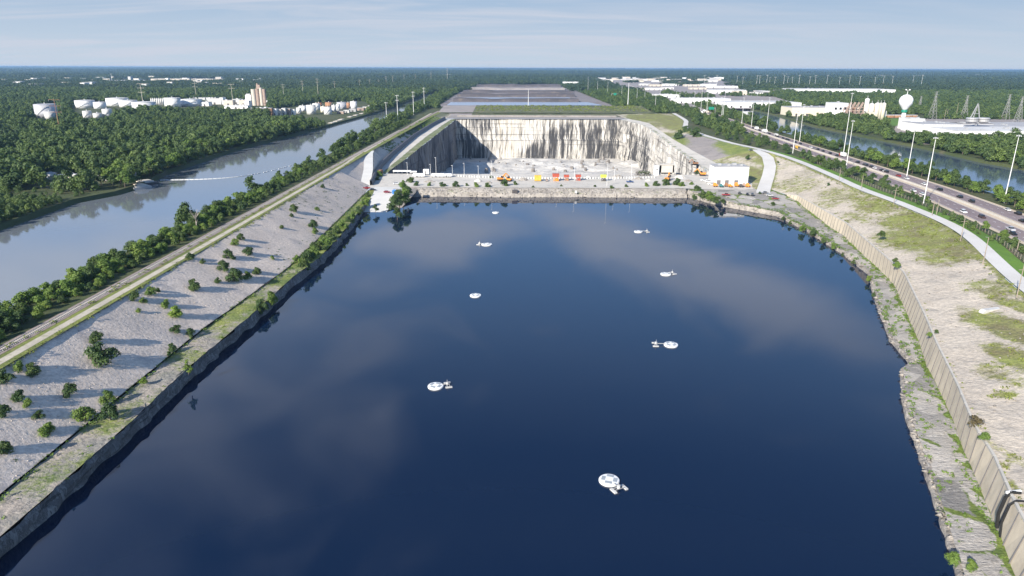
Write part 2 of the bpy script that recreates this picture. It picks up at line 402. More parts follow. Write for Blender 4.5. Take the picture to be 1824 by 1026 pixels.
class MB:
    def __init__(s): s.v = []; s.f = []
    def quad(s, a, b, c, d):
        n = len(s.v); s.v += [a, b, c, d]; s.f.append((n, n + 1, n + 2, n + 3)); return s
    def prism(s, pts, z0, z1, top=1., cx=None, cy=None):
        n = len(s.v); k = len(pts)
        if cx is None: cx = sum(p[0] for p in pts) / k; cy = sum(p[1] for p in pts) / k
        s.v += [(p[0], p[1], z0) for p in pts] + [(cx + (p[0] - cx) * top, cy + (p[1] - cy) * top, z1) for p in pts]
        for i in range(k):
            j = (i + 1) % k; s.f.append((n + i, n + j, n + k + j, n + k + i))
        s.f.append(tuple(n + i for i in range(k - 1, -1, -1))); s.f.append(tuple(n + k + i for i in range(k)))
        return s
    def box(s, x0, x1, y0, y1, z0, z1, top=1.):
        return s.prism([(x0, y0), (x1, y0), (x1, y1), (x0, y1)], z0, z1, top)
    def cyl(s, x, y, z0, z1, r, r2=None, n=12):
        r2 = r if r2 is None else r2
        return s.prism([(x + r * math.cos(2 * math.pi * i / n), y + r * math.sin(2 * math.pi * i / n)) for i in range(n)], z0, z1, r2 / r, x, y)
    def lathe(s, x, y, prof, n=16):
        b = len(s.v)
        for r, z in prof:
            for i in range(n):
                a = 2 * math.pi * i / n; s.v.append((x + r * math.cos(a), y + r * math.sin(a), z))
        for j in range(len(prof) - 1):
            for i in range(n):
                k = (i + 1) % n
                s.f.append((b + j * n + i, b + j * n + k, b + (j + 1) * n + k, b + (j + 1) * n + i))
        s.f.append(tuple(b + i for i in range(n - 1, -1, -1))); s.f.append(tuple(b + (len(prof) - 1) * n + i for i in range(n)))
        return s
    def bar(s, a, b, w, w2=None):
        a = Vector(a); b = Vector(b); w2 = w if w2 is None else w2
        d = (b - a).normalized()
        u = d.cross(Vector((0, 0, 1)) if abs(d.z) < .9 else Vector((0, 1, 0))).normalized(); v = d.cross(u)
        n = len(s.v)
        for p, q in ((a, w), (b, w2)):
            for su, sv in ((-1, -1), (1, -1), (1, 1), (-1, 1)):
                s.v.append(tuple(p + u * su * q / 2 + v * sv * q / 2))
        for i in range(4):
            j = (i + 1) % 4; s.f.append((n + i, n + j, n + 4 + j, n + 4 + i))
        s.f.append((n + 3, n + 2, n + 1, n)); s.f.append((n + 4, n + 5, n + 6, n + 7))
        return s
    def side(s, prof, y0, y1, taper=0.):
        """an outline in x,z drawn out along y"""
        n = len(s.v); k = len(prof)
        s.v += [(x, y0, z) for x, z in prof] + [(x, y1, z) for x, z in prof]
        for i in range(k):
            j = (i + 1) % k; s.f.append((n + i, n + k + i, n + k + j, n + j))
        s.f.append(tuple(n + i for i in range(k))); s.f.append(tuple(n + k + i for i in range(k - 1, -1, -1)))
        return s
    def obj(s, name, mat, parent=None, smooth=False):
        me = bpy.data.meshes.new(name); me.from_pydata(s.v, [], s.f); me.update()
        me.materials.append(M(mat))
        if smooth:
            for p in me.polygons: p.use_smooth = len(p.vertices) == 4
        return link(bpy.data.objects.new(name, me), parent)
def copy_tree(o, parent=None):
    c = o.copy(); COL.objects.link(c); c.parent = parent
    for ch in o.children: copy_tree(ch, c)
    return c
ORD = ['first', 'second', 'third', 'fourth', 'fifth', 'sixth', 'seventh', 'eighth', 'ninth', 'tenth', 'eleventh', 'twelfth', 'thirteenth', 'fourteenth', 'fifteenth', 'sixteenth', 'seventeenth', 'eighteenth', 'nineteenth', 'twentieth', 'twenty-first', 'twenty-second', 'twenty-third', 'twenty-fourth']
def interp(pts):
    pts = sorted(pts); ys = [p[0] for p in pts]; xs = [p[1] for p in pts]
    return lambda y: np.interp(y, ys, xs)
rs = np.random.RandomState(5)
def vnoise(X, Y, scale, seed=0):
    """smooth value noise on numpy arrays"""
    x = np.asarray(X) / scale; y = np.asarray(Y) / scale
    xi = np.floor(x).astype(np.int64); yi = np.floor(y).astype(np.int64)
    fx = x - xi; fy = y - yi; fx = fx * fx * (3 - 2 * fx); fy = fy * fy * (3 - 2 * fy)
    def h(a, b):
        k = (a * 374761393 + b * 668265263 + seed * 974634) & 0x7fffffff
        k = ((k ^ (k >> 13)) * 1274126177) & 0x7fffffff
        return ((k ^ (k >> 16)) & 0xffff) / 65535.0
    return (h(xi, yi) * (1 - fx) + h(xi + 1, yi) * fx) * (1 - fy) + (h(xi, yi + 1) * (1 - fx) + h(xi + 1, yi + 1) * fx) * fy
def fbm(X, Y, s, seed=0):
    return (vnoise(X, Y, s, seed) + .5 * vnoise(X, Y, s / 2, seed + 1) + .25 * vnoise(X, Y, s / 4, seed + 2)) / 1.75 - .5
def blobs(V, lst):
    """how thickly plants grow: soft ellipses round surveyed spots"""
    X, Y, Z = V[:, 0], V[:, 1], V[:, 2]
    g = np.zeros(len(V))
    for x, y, rx, ry, k in lst:
        d = np.sqrt(((X - x) / rx) ** 2 + ((Y - y) / ry) ** 2)
        g = np.maximum(g, k * np.clip(1.6 - d, 0, 1))
    return g
def loft(name, mat, lines, ys, n, rough=0., rs_=6., seed=1, grass=None, kind='structure', label=None, cat=None, smooth=True, zfun=None, hrough=0.):
    """lines: list of (Xfun, Zfun) left to right; ys stations; n: pieces between each pair of lines"""
    ys = np.asarray(ys, float); cols = []
    for i in range(len(lines) - 1):
        (xa, za), (xb, zb) = lines[i], lines[i + 1]
        m = n[i] if isinstance(n, (list, tuple)) else n
        for k in range(m if i < len(lines) - 2 else m + 1):
            t = k / m
            cols.append((xa(ys) * (1 - t) + xb(ys) * t, za(ys) * (1 - t) + zb(ys) * t))
    X = np.stack([c[0] for c in cols], 1); Z = np.stack([c[1] for c in cols], 1); Y = np.repeat(ys[:, None], X.shape[1], 1)
    if rough: Z = Z + rough * fbm(X, Y, rs_, seed)
    if hrough:
        X = X + hrough * (vnoise(Y, Z, rs_, seed + 7) - .5) * 2 + hrough * .6 * (vnoise(Y, Z, rs_ / 3, seed + 9) - .5)
    V = np.stack([X, Y, Z], 2).reshape(-1, 3)
    r, c = X.shape
    i = np.arange(r - 1)[:, None] * c + np.arange(c - 1)[None]
    Fc = np.stack([i, i + 1, i + c + 1, i + c], 2).reshape(-1, 4)
    at = {'grass': grass(V) if callable(grass) else np.full(len(V), grass or 0.)}
    o = np_obj(name, V, Fc, mat, None, at, smooth)
    return tag(o, label, cat, None, kind)
def const(v): return lambda y: np.full_like(np.asarray(y, float), v)
def off(f, d): return lambda y: f(y) + d
def sheet(name, mat, pts, z=None, label=None, cat=None, holes=(), kind='structure'):
    loops = [[Vector((p[0], p[1], p[2] if len(p) > 2 and z is None else (z or 0.))) for p in L] for L in ([pts] + list(holes))]
    flat = [v for L in loops for v in L]
    tri = tessellate_polygon(loops)
    fixed = []
    for a, b, c in tri:
        n = (flat[b] - flat[a]).cross(flat[c] - flat[a])
        fixed.append((a, b, c) if n.z > 0 else (a, c, b))
    me = bpy.data.meshes.new(name); me.from_pydata([tuple(v) for v in flat], [], fixed); me.update()
    me.materials.append(M(mat))
    return tag(link(bpy.data.objects.new(name, me)), label, cat, None, kind)
def ribbon(name, mat, path, w0, w1, z=.05, label=None, cat=None, kind='structure'):
    """a strip beside a path; w0, w1 are offsets to its left(-)/right(+); path of (x,y[,z])"""
    V = []; Fc = []
    for i, p in enumerate(path):
        a = path[max(0, i - 1)]; b = path[min(len(path) - 1, i + 1)]
        d = Vector((b[0] - a[0], b[1] - a[1])).normalized(); nrm = Vector((d.y, -d.x))
        zz = (p[2] if len(p) > 2 else 0.) + z
        for w in (w0, w1): V.append((p[0] + nrm.x * w, p[1] + nrm.y * w, zz))
    for i in range(len(path) - 1): Fc.append((2 * i, 2 * i + 1, 2 * i + 3, 2 * i + 2))
    return tag(np_obj(name, V, Fc, mat), label, cat, None, kind)
def smooth_path(pts, step=8.):
    pts = [Vector((p[0], p[1], p[2] if len(p) > 2 else 0.)) for p in pts]; out = []
    for i in range(len(pts) - 1):
        p0 = pts[max(0, i - 1)]; p1 = pts[i]; p2 = pts[i + 1]; p3 = pts[min(len(pts) - 1, i + 2)]
        n = max(2, int((p2 - p1).length / step))
        for k in range(n):
            t = k / n
            out.append(tuple(.5 * ((2 * p1) + (p2 - p0) * t + (2 * p0 - 5 * p1 + 4 * p2 - p3) * t * t + (3 * p1 - p0 - 3 * p2 + p3) * t ** 3)))
    out.append(tuple(pts[-1])); return out

def rocks(name, pts, mat, label, seed=0):
    r = np.random.RandomState(seed); base = np.array([(1, 0, 0), (0, 1, 0), (-1, 0, 0), (0, -1, 0), (0, 0, 1), (0, 0, -1)], float)
    tri = np.array([(0, 1, 4), (1, 2, 4), (2, 3, 4), (3, 0, 4), (1, 0, 5), (2, 1, 5), (3, 2, 5), (0, 3, 5)])
    Vs = []; Fs = []
    for i, (x, y, z, q) in enumerate(pts):
        v = base * (q * (.6 + .7 * r.rand(6, 1))) * np.array([1, 1, .6]) + r.normal(size=(6, 3)) * q * .15
        Vs.append(v + np.array([x, y, z])); Fs.append(tri + 6 * i)
    return tag(np_obj(name, np.concatenate(Vs), np.concatenate(Fs), mat), label, 'rocks', None, 'stuff')
# ------------------------------------------------------------------ foliage
def leaf_cloud(seed, lobes, n, size, flat=.35):
    """leaf-sized faces spread over and inside a few uneven lobes (cx,cy,cz,rx,rz)"""
    r = np.random.RandomState(seed)
    L = np.array(lobes); w = L[:, 3] ** 2; w = w / w.sum()
    k = r.choice(len(L), n, p=w)
    d = r.normal(size=(n, 3)); d /= np.linalg.norm(d, axis=1)[:, None]
    d[:, 2] = np.where(d[:, 2] < -.35, -d[:, 2], d[:, 2])
    rad = 1 - .55 * r.rand(n) ** 2.2 + .12 * r.normal(size=n)
    C = L[k]
    p = C[:, :3] + d * rad[:, None] * np.stack([C[:, 3], C[:, 3], C[:, 4]], 1)
    nm = d + r.normal(size=(n, 3)) * flat; nm /= np.linalg.norm(nm, axis=1)[:, None]
    u = np.cross(nm, r.normal(size=(n, 3))); u /= np.linalg.norm(u, axis=1)[:, None]
    v = np.cross(nm, u)
    s = size * (.55 + .9 * r.rand(n))[:, None]
    V = np.stack([p - u * s * .5, p - v * s * .32, p + u * s * .5, p + v * s * .36 + nm * s * .12], 1).reshape(-1, 3)
    return V, np.arange(4 * n).reshape(-1, 4)
def crown_lobes(seed, Rr, H, base=.25, k=9):
    r = np.random.RandomState(seed); out = []
    for i in range(k):
        t = i / (k - 1)
        z = H * (base + (1 - base) * (.15 + .72 * t)); a = r.rand() * 6.28
        rr = Rr * (1 - t ** 2.2) ** .5 * (.35 + .45 * r.rand()) if i < k - 1 else 0.
        q = Rr * (.42 + .22 * r.rand()) * (1.05 - .35 * t)
        out.append((rr * math.cos(a), rr * math.sin(a), z, q, q * (.8 + .3 * r.rand())))
    return out
def trunk_mb(H, r, seed=0):
    m = MB(); rr = random.Random(seed)
    m.lathe(0, 0, [(r * 1.3, -.6), (r, .5), (r * .7, H * .45), (r * .35, H * .75)], 6)
    for i in range(4):
        a = i * 1.6 + rr.random(); z = H * (.3 + .08 * i)
        m.bar((0, 0, z), (math.cos(a) * H * .22, math.sin(a) * H * .22, z + H * .18), r * .5, r * .2)
    return m
TREE = {}
def make_tree(name, seed, Rr, H, n, size, mat, base=.2, k=9):
    V, Fc = leaf_cloud(seed, crown_lobes(seed, Rr, H, base, k), n, size)
    crown = np_obj('crown', V, Fc, mat)
    trunk = trunk_mb(H, .03 * H, seed).obj('trunk', 'bark')
    TREE[name] = (trunk.data, crown.data)
    bpy.data.objects.remove(crown); bpy.data.objects.remove(trunk)
for i in range(4): make_tree('dark%d' % i, 11 + i, 4.2, 9.0, 1500, .75, 'leaf_dark')
for i in range(3): make_tree('mid%d' % i, 31 + i, 4.2, 8.6, 1500, .75, 'leaf_mid')
make_tree('lime0', 51, 3.8, 8, 1300, .7, 'leaf_lime')
for i in range(3): make_tree('bush%d' % i, 61 + i, 2.7, 3.9, 1500, .5, 'leaf_dark', -.05, 8)
for i in range(2): make_tree('bushmid%d' % i, 71 + i, 2.7, 4.0, 1500, .5, 'leaf_mid', -.05, 8)
make_tree('bushlime', 81, 2.7, 4.2, 1500, .5, 'leaf_lime', -.05, 8)
make_tree('bushbrown', 83, 2.6, 2.2, 600, .45, 'leaf_brown', .0, 7)
make_tree('cone', 91, 1.6, 6.0, 600, .45, 'leaf_lime', .0, 9)
rnd = random.Random(4)
def plant(key, name, label, cat, x, y, z, sc, group=None, sz=None):
    o = thing(name, label, cat, (x, y, z), rnd.random() * 6.28, group)
    o.scale = (sc, sc, sz or sc)
    for nm, me in zip(('trunk', 'crown'), TREE[key]):
        link(bpy.data.objects.new(nm, me), o)
    return o
CAND = []          # trees that stand in view: the largest in the photo become things, the rest join the woods
def plant_later(key, label, group, x, y, z, sc, sz):
    CAND.append((P(x, y, z)[2] * sc, key, label, group, x, y, z, sc, sz))
SRC = bpy.data.collections.new('woodland_sources')
FAR = bpy.data.collections.new('far_woodland_sources')
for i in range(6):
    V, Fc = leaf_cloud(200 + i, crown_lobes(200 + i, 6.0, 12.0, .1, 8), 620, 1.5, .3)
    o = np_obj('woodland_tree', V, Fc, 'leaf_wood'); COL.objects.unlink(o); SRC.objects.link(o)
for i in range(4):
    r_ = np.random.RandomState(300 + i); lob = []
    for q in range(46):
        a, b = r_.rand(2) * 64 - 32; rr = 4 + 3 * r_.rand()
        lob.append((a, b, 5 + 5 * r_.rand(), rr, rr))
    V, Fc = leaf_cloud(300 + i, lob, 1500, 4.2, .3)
    o = np_obj('woodland_patch', V, Fc, 'leaf_far_shaded'); COL.objects.unlink(o); FAR.objects.link(o)
def scatter(name, pts, scale, coll, label, cat):
    me = bpy.data.meshes.new(name)
    me.vertices.add(len(pts)); me.vertices.foreach_set('co', np.asarray(pts, np.float32).ravel())
    at = me.attributes.new('sc', 'FLOAT', 'POINT'); at.data.foreach_set('value', np.asarray(scale, np.float32))
    o = link(bpy.data.objects.new(name, me)); tag(o, label, cat, None, 'stuff')
    g = bpy.data.node_groups.new(name, 'GeometryNodeTree')
    g.interface.new_socket('Geometry', in_out='INPUT', socket_type='NodeSocketGeometry')
    g.interface.new_socket('Geometry', in_out='OUTPUT', socket_type='NodeSocketGeometry')
    N = g.nodes.new; gi = N('NodeGroupInput'); go = N('NodeGroupOutput')
    ip = N('GeometryNodeInstanceOnPoints'); ci = N('GeometryNodeCollectionInfo')
    ci.inputs['Collection'].default_value = coll; ci.inputs['Separate Children'].default_value = True; ci.inputs['Reset Children'].default_value = True
    rv = N('FunctionNodeRandomValue'); rv.data_type = 'FLOAT_VECTOR'
    rv.inputs[0].default_value = (0, 0, 0); rv.inputs[1].default_value = (.06, .06, 6.283)
    na = N('GeometryNodeInputNamedAttribute'); na.data_type = 'FLOAT'; na.inputs['Name'].default_value = 'sc'
    K = g.links.new
    K(gi.outputs[0], ip.inputs['Points']); K(ci.outputs[0], ip.inputs['Instance']); ip.inputs['Pick Instance'].default_value = True
    K(rv.outputs[0], ip.inputs['Rotation']); K(na.outputs[0], ip.inputs['Scale']); K(ip.outputs[0], go.inputs[0])
    md = o.modifiers.new('scatter', 'NODES'); md.node_group = g
    return o
def weeds(name, pts, mat, label, cat='undergrowth', size=.5, per=26, seed=0):
    """loose low growth: pts of (x,y,z,radius,height)"""
    Vs = []; Fs = []; b = 0
    for i, (x, y, z, r_, h) in enumerate(pts):
        n = max(6, int(per * (r_ / 1.2) ** 1.3))
        V, Fc = leaf_cloud(seed * 1000 + i, [(0, 0, h * .3, r_, h * .6), (r_ * .5, r_ * .3, h * .25, r_ * .6, h * .5), (-r_ * .5, -r_ * .2, h * .3, r_ * .6, h * .7)], n, size, .6)
        Vs.append(V + np.array([x, y, z])); Fs.append(Fc + b); b += len(V)
    o = np_obj(name, np.concatenate(Vs), np.concatenate(Fs), mat)
    return tag(o, label, cat, None, 'stuff')
# ------------------------------------------------------------------ surveyed lines of the basin
WATER = -18.0
ST = interp([(-60, -138), (168, -138), (400, -136), (560, -138), (626, -141.2), (672, -142.6), (730, -140.5), (1048, -140), (1260, -128)])
SBx = interp([(-60, -113), (130, -113), (224, -112), (309, -106), (400, -108), (511, -111), (545, -112.5), (600, -119), (650, -123), (725, -126), (896, -126), (1050, -120), (1232, -106), (1260, -105)])
SBz = interp([(-60, -13), (500, -13), (560, -12), (725, -11), (896, -8), (1050, -6), (1232, -3), (1260, -1.5)])
BEx = interp([(-60, -104), (116, -104), (160, -102.5), (197, -103), (250, -100.5), (297, -100), (330, -97), (373, -97.5), (420, -100), (462, -103), (506, -103.5), (509, -84), (529, -78)])
road_pts = [(95, -60), (120, 20), (150, 110), (192, 244), (225, 334), (234, 403), (236, 459), (243, 520), (250, 594), (251.5, 650), (248, 700), (242, 735), (238, 762), (233, 850), (235, 944), (252, 1020), (271, 1103), (291, 1271)]
road = smooth_path(road_pts, 8.)
RTx = interp([(p[1], p[0] - 3.9) for p in road])
WBx = interp([(-60, 40), (60, 80), (109, 97), (127, 105), (142, 111), (166, 121), (180, 127), (205, 136), (228, 146), (255, 157), (298, 174), (392, 194), (486, 204), (529, 200.4), (530, 200.4)])
WTx = interp([(-60, 42), (60, 82.5), (109, 99.3), (120, 103.2), (138, 111), (152, 115.5), (176, 126), (206, 138), (234, 150), (287, 171.5), (392, 195), (486, 204.6), (529, 200.6), (530, 200.6)])
WTz = interp([(-60, -8), (300, -8), (484, -9.5), (502, -11.7), (529, -11.75), (530, -11.75)])
WBz = interp([(-60, -16), (420, -16), (480, -13.5), (502, -12.1), (530, -12)])
WRx = interp([(-60, 30), (60, 68), (111, 88), (141, 100), (180, 115), (206, 128), (211, 134), (216, 135.5), (225, 137.5), (232, 138.5), (238, 141), (270, 153), (318, 173), (355, 178), (415, 181), (455, 179), (490, 152), (520, 138), (530, 135)])
RIMLx = interp([(600, -112), (647, -110.5), (712, -107.6), (818, -104.5), (967, -99.6), (1164, -94)])
RIMLz = interp([(600, -12.3), (712, -11), (818, -9), (967, -7), (1163, -4)])
RIMRx = interp([(600, 178), (675, 181), (772, 185), (822, 186), (920, 193), (1010, 198), (1084, 197), (1127, 187), (1163, 177)])
RIMRz = interp([(600, -12.3), (675, -12), (772, -10), (822, -8.5), (920, -7), (1084, -5), (1163, -4)])
TOERx = interp([(528, 186), (555, 195), (600, 199), (671, 200), (753, 198), (871, 199), (920, 202), (1084, 212), (1128, 204), (1190, 186), (1260, 182)])
TOERz = interp([(530, -12), (600, -12), (671, -11.3), (753, -9), (871, -6), (1084, -4), (1163, -3), (1260, -1)])
LRx = interp([(540, -116.7), (585, -123), (630, -131.5), (655, -136.2), (672, -138.4)])
LRz = interp([(540, -12.2), (560, -9.2), (600, -4.2), (635, -1.2), (660, -.2), (672, .05)])
RRx = interp([(512, 189), (521, 192.4), (547, 203), (578, 216.2), (610, 228.7), (647, 239.5), (677, 243.), (690, 243.3)])
RRz = interp([(512, -11.9), (521, -11.8), (547, -11.), (578, -8.4), (610, -5.2), (647, -2.2), (677, -.4), (690, .05)])

# canal and river outlines
canal_l = [(-262, 40), (-262, 337), (-268, 412), (-258, 440), (-257, 470), (-270, 534), (-277, 693), (-262, 916), (-250, 1236), (-248, 1436), (-262, 2000), (-276, 2789)]
canal_r = [(-250, 2789), (-215, 2000), (-196, 1436), (-180, 1000), (-172, 700), (-168, 400), (-168, 40)]
river_n = [(252, 60), (292, 300), (314, 442), (324, 548), (331, 693), (345, 889), (380, 1200), (425, 1700)]
river_f = [(500, 1700), (468, 1250), (434, 1005), (428, 840), (430, 720), (420, 614), (428, 540), (436, 400), (440, 60)]
basin = [(float(ST(y)), y) for y in (-60, 168, 400, 560, 626, 672, 730, 1048, 1260)] + [] + [(float(RTx(y)), y) for y in np.arange(1260, -61, -20)]

BIG = 38000
sheet('ground', 'ground', [(-BIG, -400), (BIG, -400), (BIG, BIG), (-BIG, BIG)], 0., 'flat green and brown land reaching the horizon', 'ground', holes=[canal_l + canal_r, river_n + river_f, basin])
sheet('canal_water', 'canal_water', [(-300, 40), (-140, 40), (-140, 1000), (-180, 2000), (-230, 2800), (-300, 2800), (-300, 1000)], -2.6, 'straight grey-blue ship canal', 'water')
sheet('river_water', 'river_water', [(240, 50), (450, 50), (445, 1000), (510, 1710), (410, 1710), (338, 1000), (310, 500), (282, 300)], -2.2, 'blue river beyond the motorway', 'water')
sheet('reservoir_water', 'reservoir_water', [(-130, -60), (100, -60), (225, 300), (225, 540), (-130, 540)], WATER, 'dark blue water of the reservoir', 'water')
def banks(name, path, z1, inward, label):
    V = []; Fc = []
    for i, p in enumerate(path):
        a = path[max(0, i - 1)]; b = path[min(len(path) - 1, i + 1)]
        d = Vector((b[0] - a[0], b[1] - a[1])).normalized(); nr = Vector((d.y, -d.x)) * inward
        V += [(p[0], p[1], 0.), (p[0] + nr.x * 4, p[1] + nr.y * 4, z1)]
    for i in range(len(path) - 1): Fc.append((2 * i, 2 * i + 1, 2 * i + 3, 2 * i + 2))
    tag(np_obj(name, V, Fc, 'ground'), label, 'bank', None, 'structure')
banks('canal_bank', canal_l, -5., 1, 'earth bank on the wooded side of the canal')
banks('canal_bank', canal_r, -5., 1, 'earth bank of the canal below the railway')
banks('river_bank', river_n, -4., 1, 'earth bank of the river on the motorway side')
banks('river_bank', river_f, -4., 1, 'earth bank of the river on the factory side')

ysL = np.concatenate([np.arange(-60, 530, 2.)])
ysP = np.arange(528, 1164, 4.)
def pxblobs(lst, zf, k=1.):
    out = []
    for px, py, rx, ry, s in lst:
        X, Y, _ = U(px, py, zf)
        pp = P(X, Y, zf)[2]; d2 = U(px, py - ry, zf)[1] - U(px, py + ry, zf)[1]
        out.append((X, Y, rx / pp, max(2., d2 / 2), s * k))
    return out
gl = pxblobs([(540, 375, 40, 22, .55), (530, 372, 22, 8, .7), (575, 405, 35, 14, .5), (425, 455, 40, 12, .42), (270, 625, 30, 8, .45), (560, 360, 25, 10, .6), (120, 590, 8, 4, .4), (650, 300, 4, 30, .6), (590, 380, 20, 10, .5)], -7)
edge_up = lambda V: np.clip(1 - (V[:, 0] - ST(V[:, 1])) / 4.0, 0, 1) * .95
edge_dn = lambda V: np.clip(1 - (SBx(V[:, 1]) - V[:, 0]) / 2.0, 0, 1) * .75
loft('gravel_slope', 'gravel_slope', [(ST, const(0.)), (SBx, SBz)], ysL, 16, .5, 7, 3, lambda V: np.maximum.reduce([blobs(V, gl), edge_up(V), edge_dn(V)]), label='pale grey gravel slope on the canal side of the reservoir', cat='slope')
def gbench(V):
    f = vnoise(V[:, 0], V[:, 1], 9., 4)
    far = np.clip((V[:, 1] - 250) / 80, 0, 1)
    return .34 + .6 * f + .35 * far
loft('rock_bench', 'bench', [(SBx, const(-13.6)), (BEx, const(-14.))], ysL, 7, .7, 3.5, 8, gbench, label='flat limestone bench between gravel slope and water', cat='bench')
wj = lambda k, s: (lambda y: BEx(y) + (vnoise(np.asarray(y, float), np.zeros_like(np.asarray(y, float)) + k * 3.7, 5., s) - .5) * 2.2 + .35 * k)
loft('rock_face', 'rock_face', [(wj(0, 2), lambda y: -14. + .5 * (vnoise(np.asarray(y, float), np.asarray(y, float) * 0, 4., 8) - .5)), (wj(1, 2), const(-15.4)), (wj(1.6, 5), const(-17)), (wj(3, 6), const(-19.)), (wj(6, 6), const(-28.))], np.arange(-60, 529, 1.0), 2, 0, 5, 1, 0., label='low grey rock face dropping from the bench into the water', cat='rock face', smooth=False, hrough=.5)

# right bank of the reservoir
gr = pxblobs([(1420, 322, 40, 12, .62), (1495, 348, 36, 14, .66), (1470, 354, 24, 8, .6), (1640, 402, 60, 16, 1.1), (1610, 418, 50, 14, .8), (1660, 432, 70, 22, .95), (1700, 455, 50, 22, .8), (1675, 462, 40, 16, .7), (1560, 372, 35, 12, .8), (1530, 380, 25, 14, .6), (1545, 362, 30, 10, .7), (1590, 392, 50, 10, .6), (1800, 590, 40, 50, .9), (1770, 525, 45, 22, .7), (1815, 640, 30, 35, .95), (1790, 690, 25, 8, .7), (1815, 560, 20, 40, .8), (1790, 660, 40, 30, .6), (1780, 800, 14, 12, .75), (1755, 765, 14, 8, .7), (1800, 830, 14, 22, .8), (1820, 800, 15, 50, .6), (1735, 740, 16, 12, .8), (1820, 880, 10, 30, .8)], -4)
edgeR = lambda V: np.clip(1 - (RTx(V[:, 1]) - V[:, 0]) / 4.5, 0, 1) * .95
ysR = np.arange(-60, 530, 2.)
loft('sandy_slope', 'right_slope', [(WTx, WTz), (RTx, const(0.))], np.append(np.arange(-60, 527, 1.5), 529.), 26, .8, 9, 13, lambda V: np.maximum(blobs(V, gr), edgeR(V)), label='pale sandy slope with weeds below the gravel road', cat='slope')
def gbr(V):
    f = vnoise(V[:, 0], V[:, 1], 8., 14)
    e = np.clip(1 - (WBx(V[:, 1]) - V[:, 0]) / 2.6, 0, 1)
    return np.maximum(-.35 + .9 * f, e * .75)
# flat slabs with low broken steps between them
loft('slab_bench', 'slabs', [(off(WRx, .8), lambda y: WBz(y) - .5 + .9 * (np.floor(vnoise(np.asarray(y, float), np.asarray(y, float) * 0, 16., 3) * 5) / 5 - .4)), (off(WBx, .3), lambda y: WBz(y) + .2 + .7 * (np.floor(vnoise(np.asarray(y, float), np.asarray(y, float) * 0, 13., 5) * 4) / 4 - .4))], np.arange(-60, 530, 1.), 9, .45, 3., 18, gbr, label='bench of broken limestone slabs below the tan wall', cat='bench')
loft('rock_edge', 'bank_rock', [(lambda y: WRx(y) - 5, const(-27)), (lambda y: WRx(y) - .4, const(-18.6)), (WRx, lambda y: -17.0 + .8 * (vnoise(np.asarray(y, float), np.asarray(y, float) * 0, 5., 8) - .5)), (off(WRx, 1.5), lambda y: WBz(y) - .75 + .8 * (vnoise(np.asarray(y, float), np.asarray(y, float) * 0, 6., 18) - .5))], np.arange(-60, 530, 1.), 3, .5, 2.5, 23, 0., label='pale broken rock edge at the waterline below the tan wall', cat='rock edge', hrough=.3)
# the concrete wall: panels with a joint every six metres
m = MB(); ys = np.arange(-60, 506, 5.2)
for i in range(len(ys) - 1):
    a, b = ys[i], ys[i + 1]; o_ = 0.
    pts = [(float(WBx(a)) - o_, a), (float(WBx(b)) - o_, b), (float(WTx(b)) - o_, b), (float(WTx(a)) - o_, a)]
    za, zb, ta, tb = [float(f(q)) for f, q in ((WBz, a), (WBz, b), (WTz, a), (WTz, b))]
    ta += .35; tb += .35
    if ta - za < .5: continue
    n = len(m.v)
    m.v += [(pts[0][0], a, za - 1), (pts[1][0], b, zb - 1), (pts[2][0], b, tb), (pts[3][0], a, ta),
            (pts[0][0] + 1.2, a, za - 1), (pts[1][0] + 1.2, b, zb - 1), (pts[2][0] + .45, b, tb), (pts[3][0] + .45, a, ta)]
    for f in ((3, 2, 1, 0), (4, 5, 6, 7), (0, 1, 5, 4), (3, 7, 6, 2), (0, 4, 7, 3), (1, 2, 6, 5)): m.f.append(tuple(n + q for q in f))
rw = thing('retaining_wall', 'long tan concrete retaining wall of upright panels', 'wall', (0, 0, 0))
m.obj('panel_facing', 'tan_panel', rw)
m = MB()
for i in range(1, len(ys) - 1):
    a = ys[i]; za, ta = float(WBz(a)), float(WTz(a)) + .37
    if ta - za < 1.: continue
    m.bar((float(WBx(a)) - .02, a, za), (float(WTx(a)) - .02, a, ta), .17)
m.obj('joint', 'roof_dark', rw)['kind'] = 'stuff'
m = MB()
for i in range(len(ys) - 1):
    a, b = ys[i], ys[i + 1]; ta, tb = float(WTz(a)) + .37, float(WTz(b)) + .37
    if ta - float(WBz(a)) < 1.: continue
    m.bar((float(WTx(a)) + .25, a + .04, ta), (float(WTx(b)) + .25, b - .04, tb), .55)
m.obj('coping', 'concrete', rw)['kind'] = 'stuff'
# two dark drain pipes hanging over the wall
for k, (px0, py0, px1, py1) in enumerate(((1738, 838, 1760, 806), (1746, 842, 1768, 818))):
    X0, Y0, _ = U(px0, py0, -15); 
    Yc = 123. - 3. * k; t = thing('drain_pipe', ['white-capped dark drain pipe hanging over the tan wall', 'nearer thin dark drain pipe hanging over the tan wall'][k], 'pipe', (float(WTx(Yc)), Yc, 0))
    m = MB(); x = float(WTx(Yc)) ; xb = float(WBx(Yc))
    pts = [(2.2, 0, -7.3), (.3, 0, -7.2), (-.7, 0, -8.2), (-(x - xb) - .6, -.6, -12.), (-(x - xb) - .5, -1.0, -15.3)]
    for a, b in zip(pts, pts[1:]): m.bar(a, b, .5 if k == 0 else .3)
    m.obj('pipe', 'black_rubber', t)
    if k == 0:
        m = MB(); m.bar((2.4, .3, -7.1), (-.6, .3, -7.5), .5); m.obj('cap', 'white_paint', t)

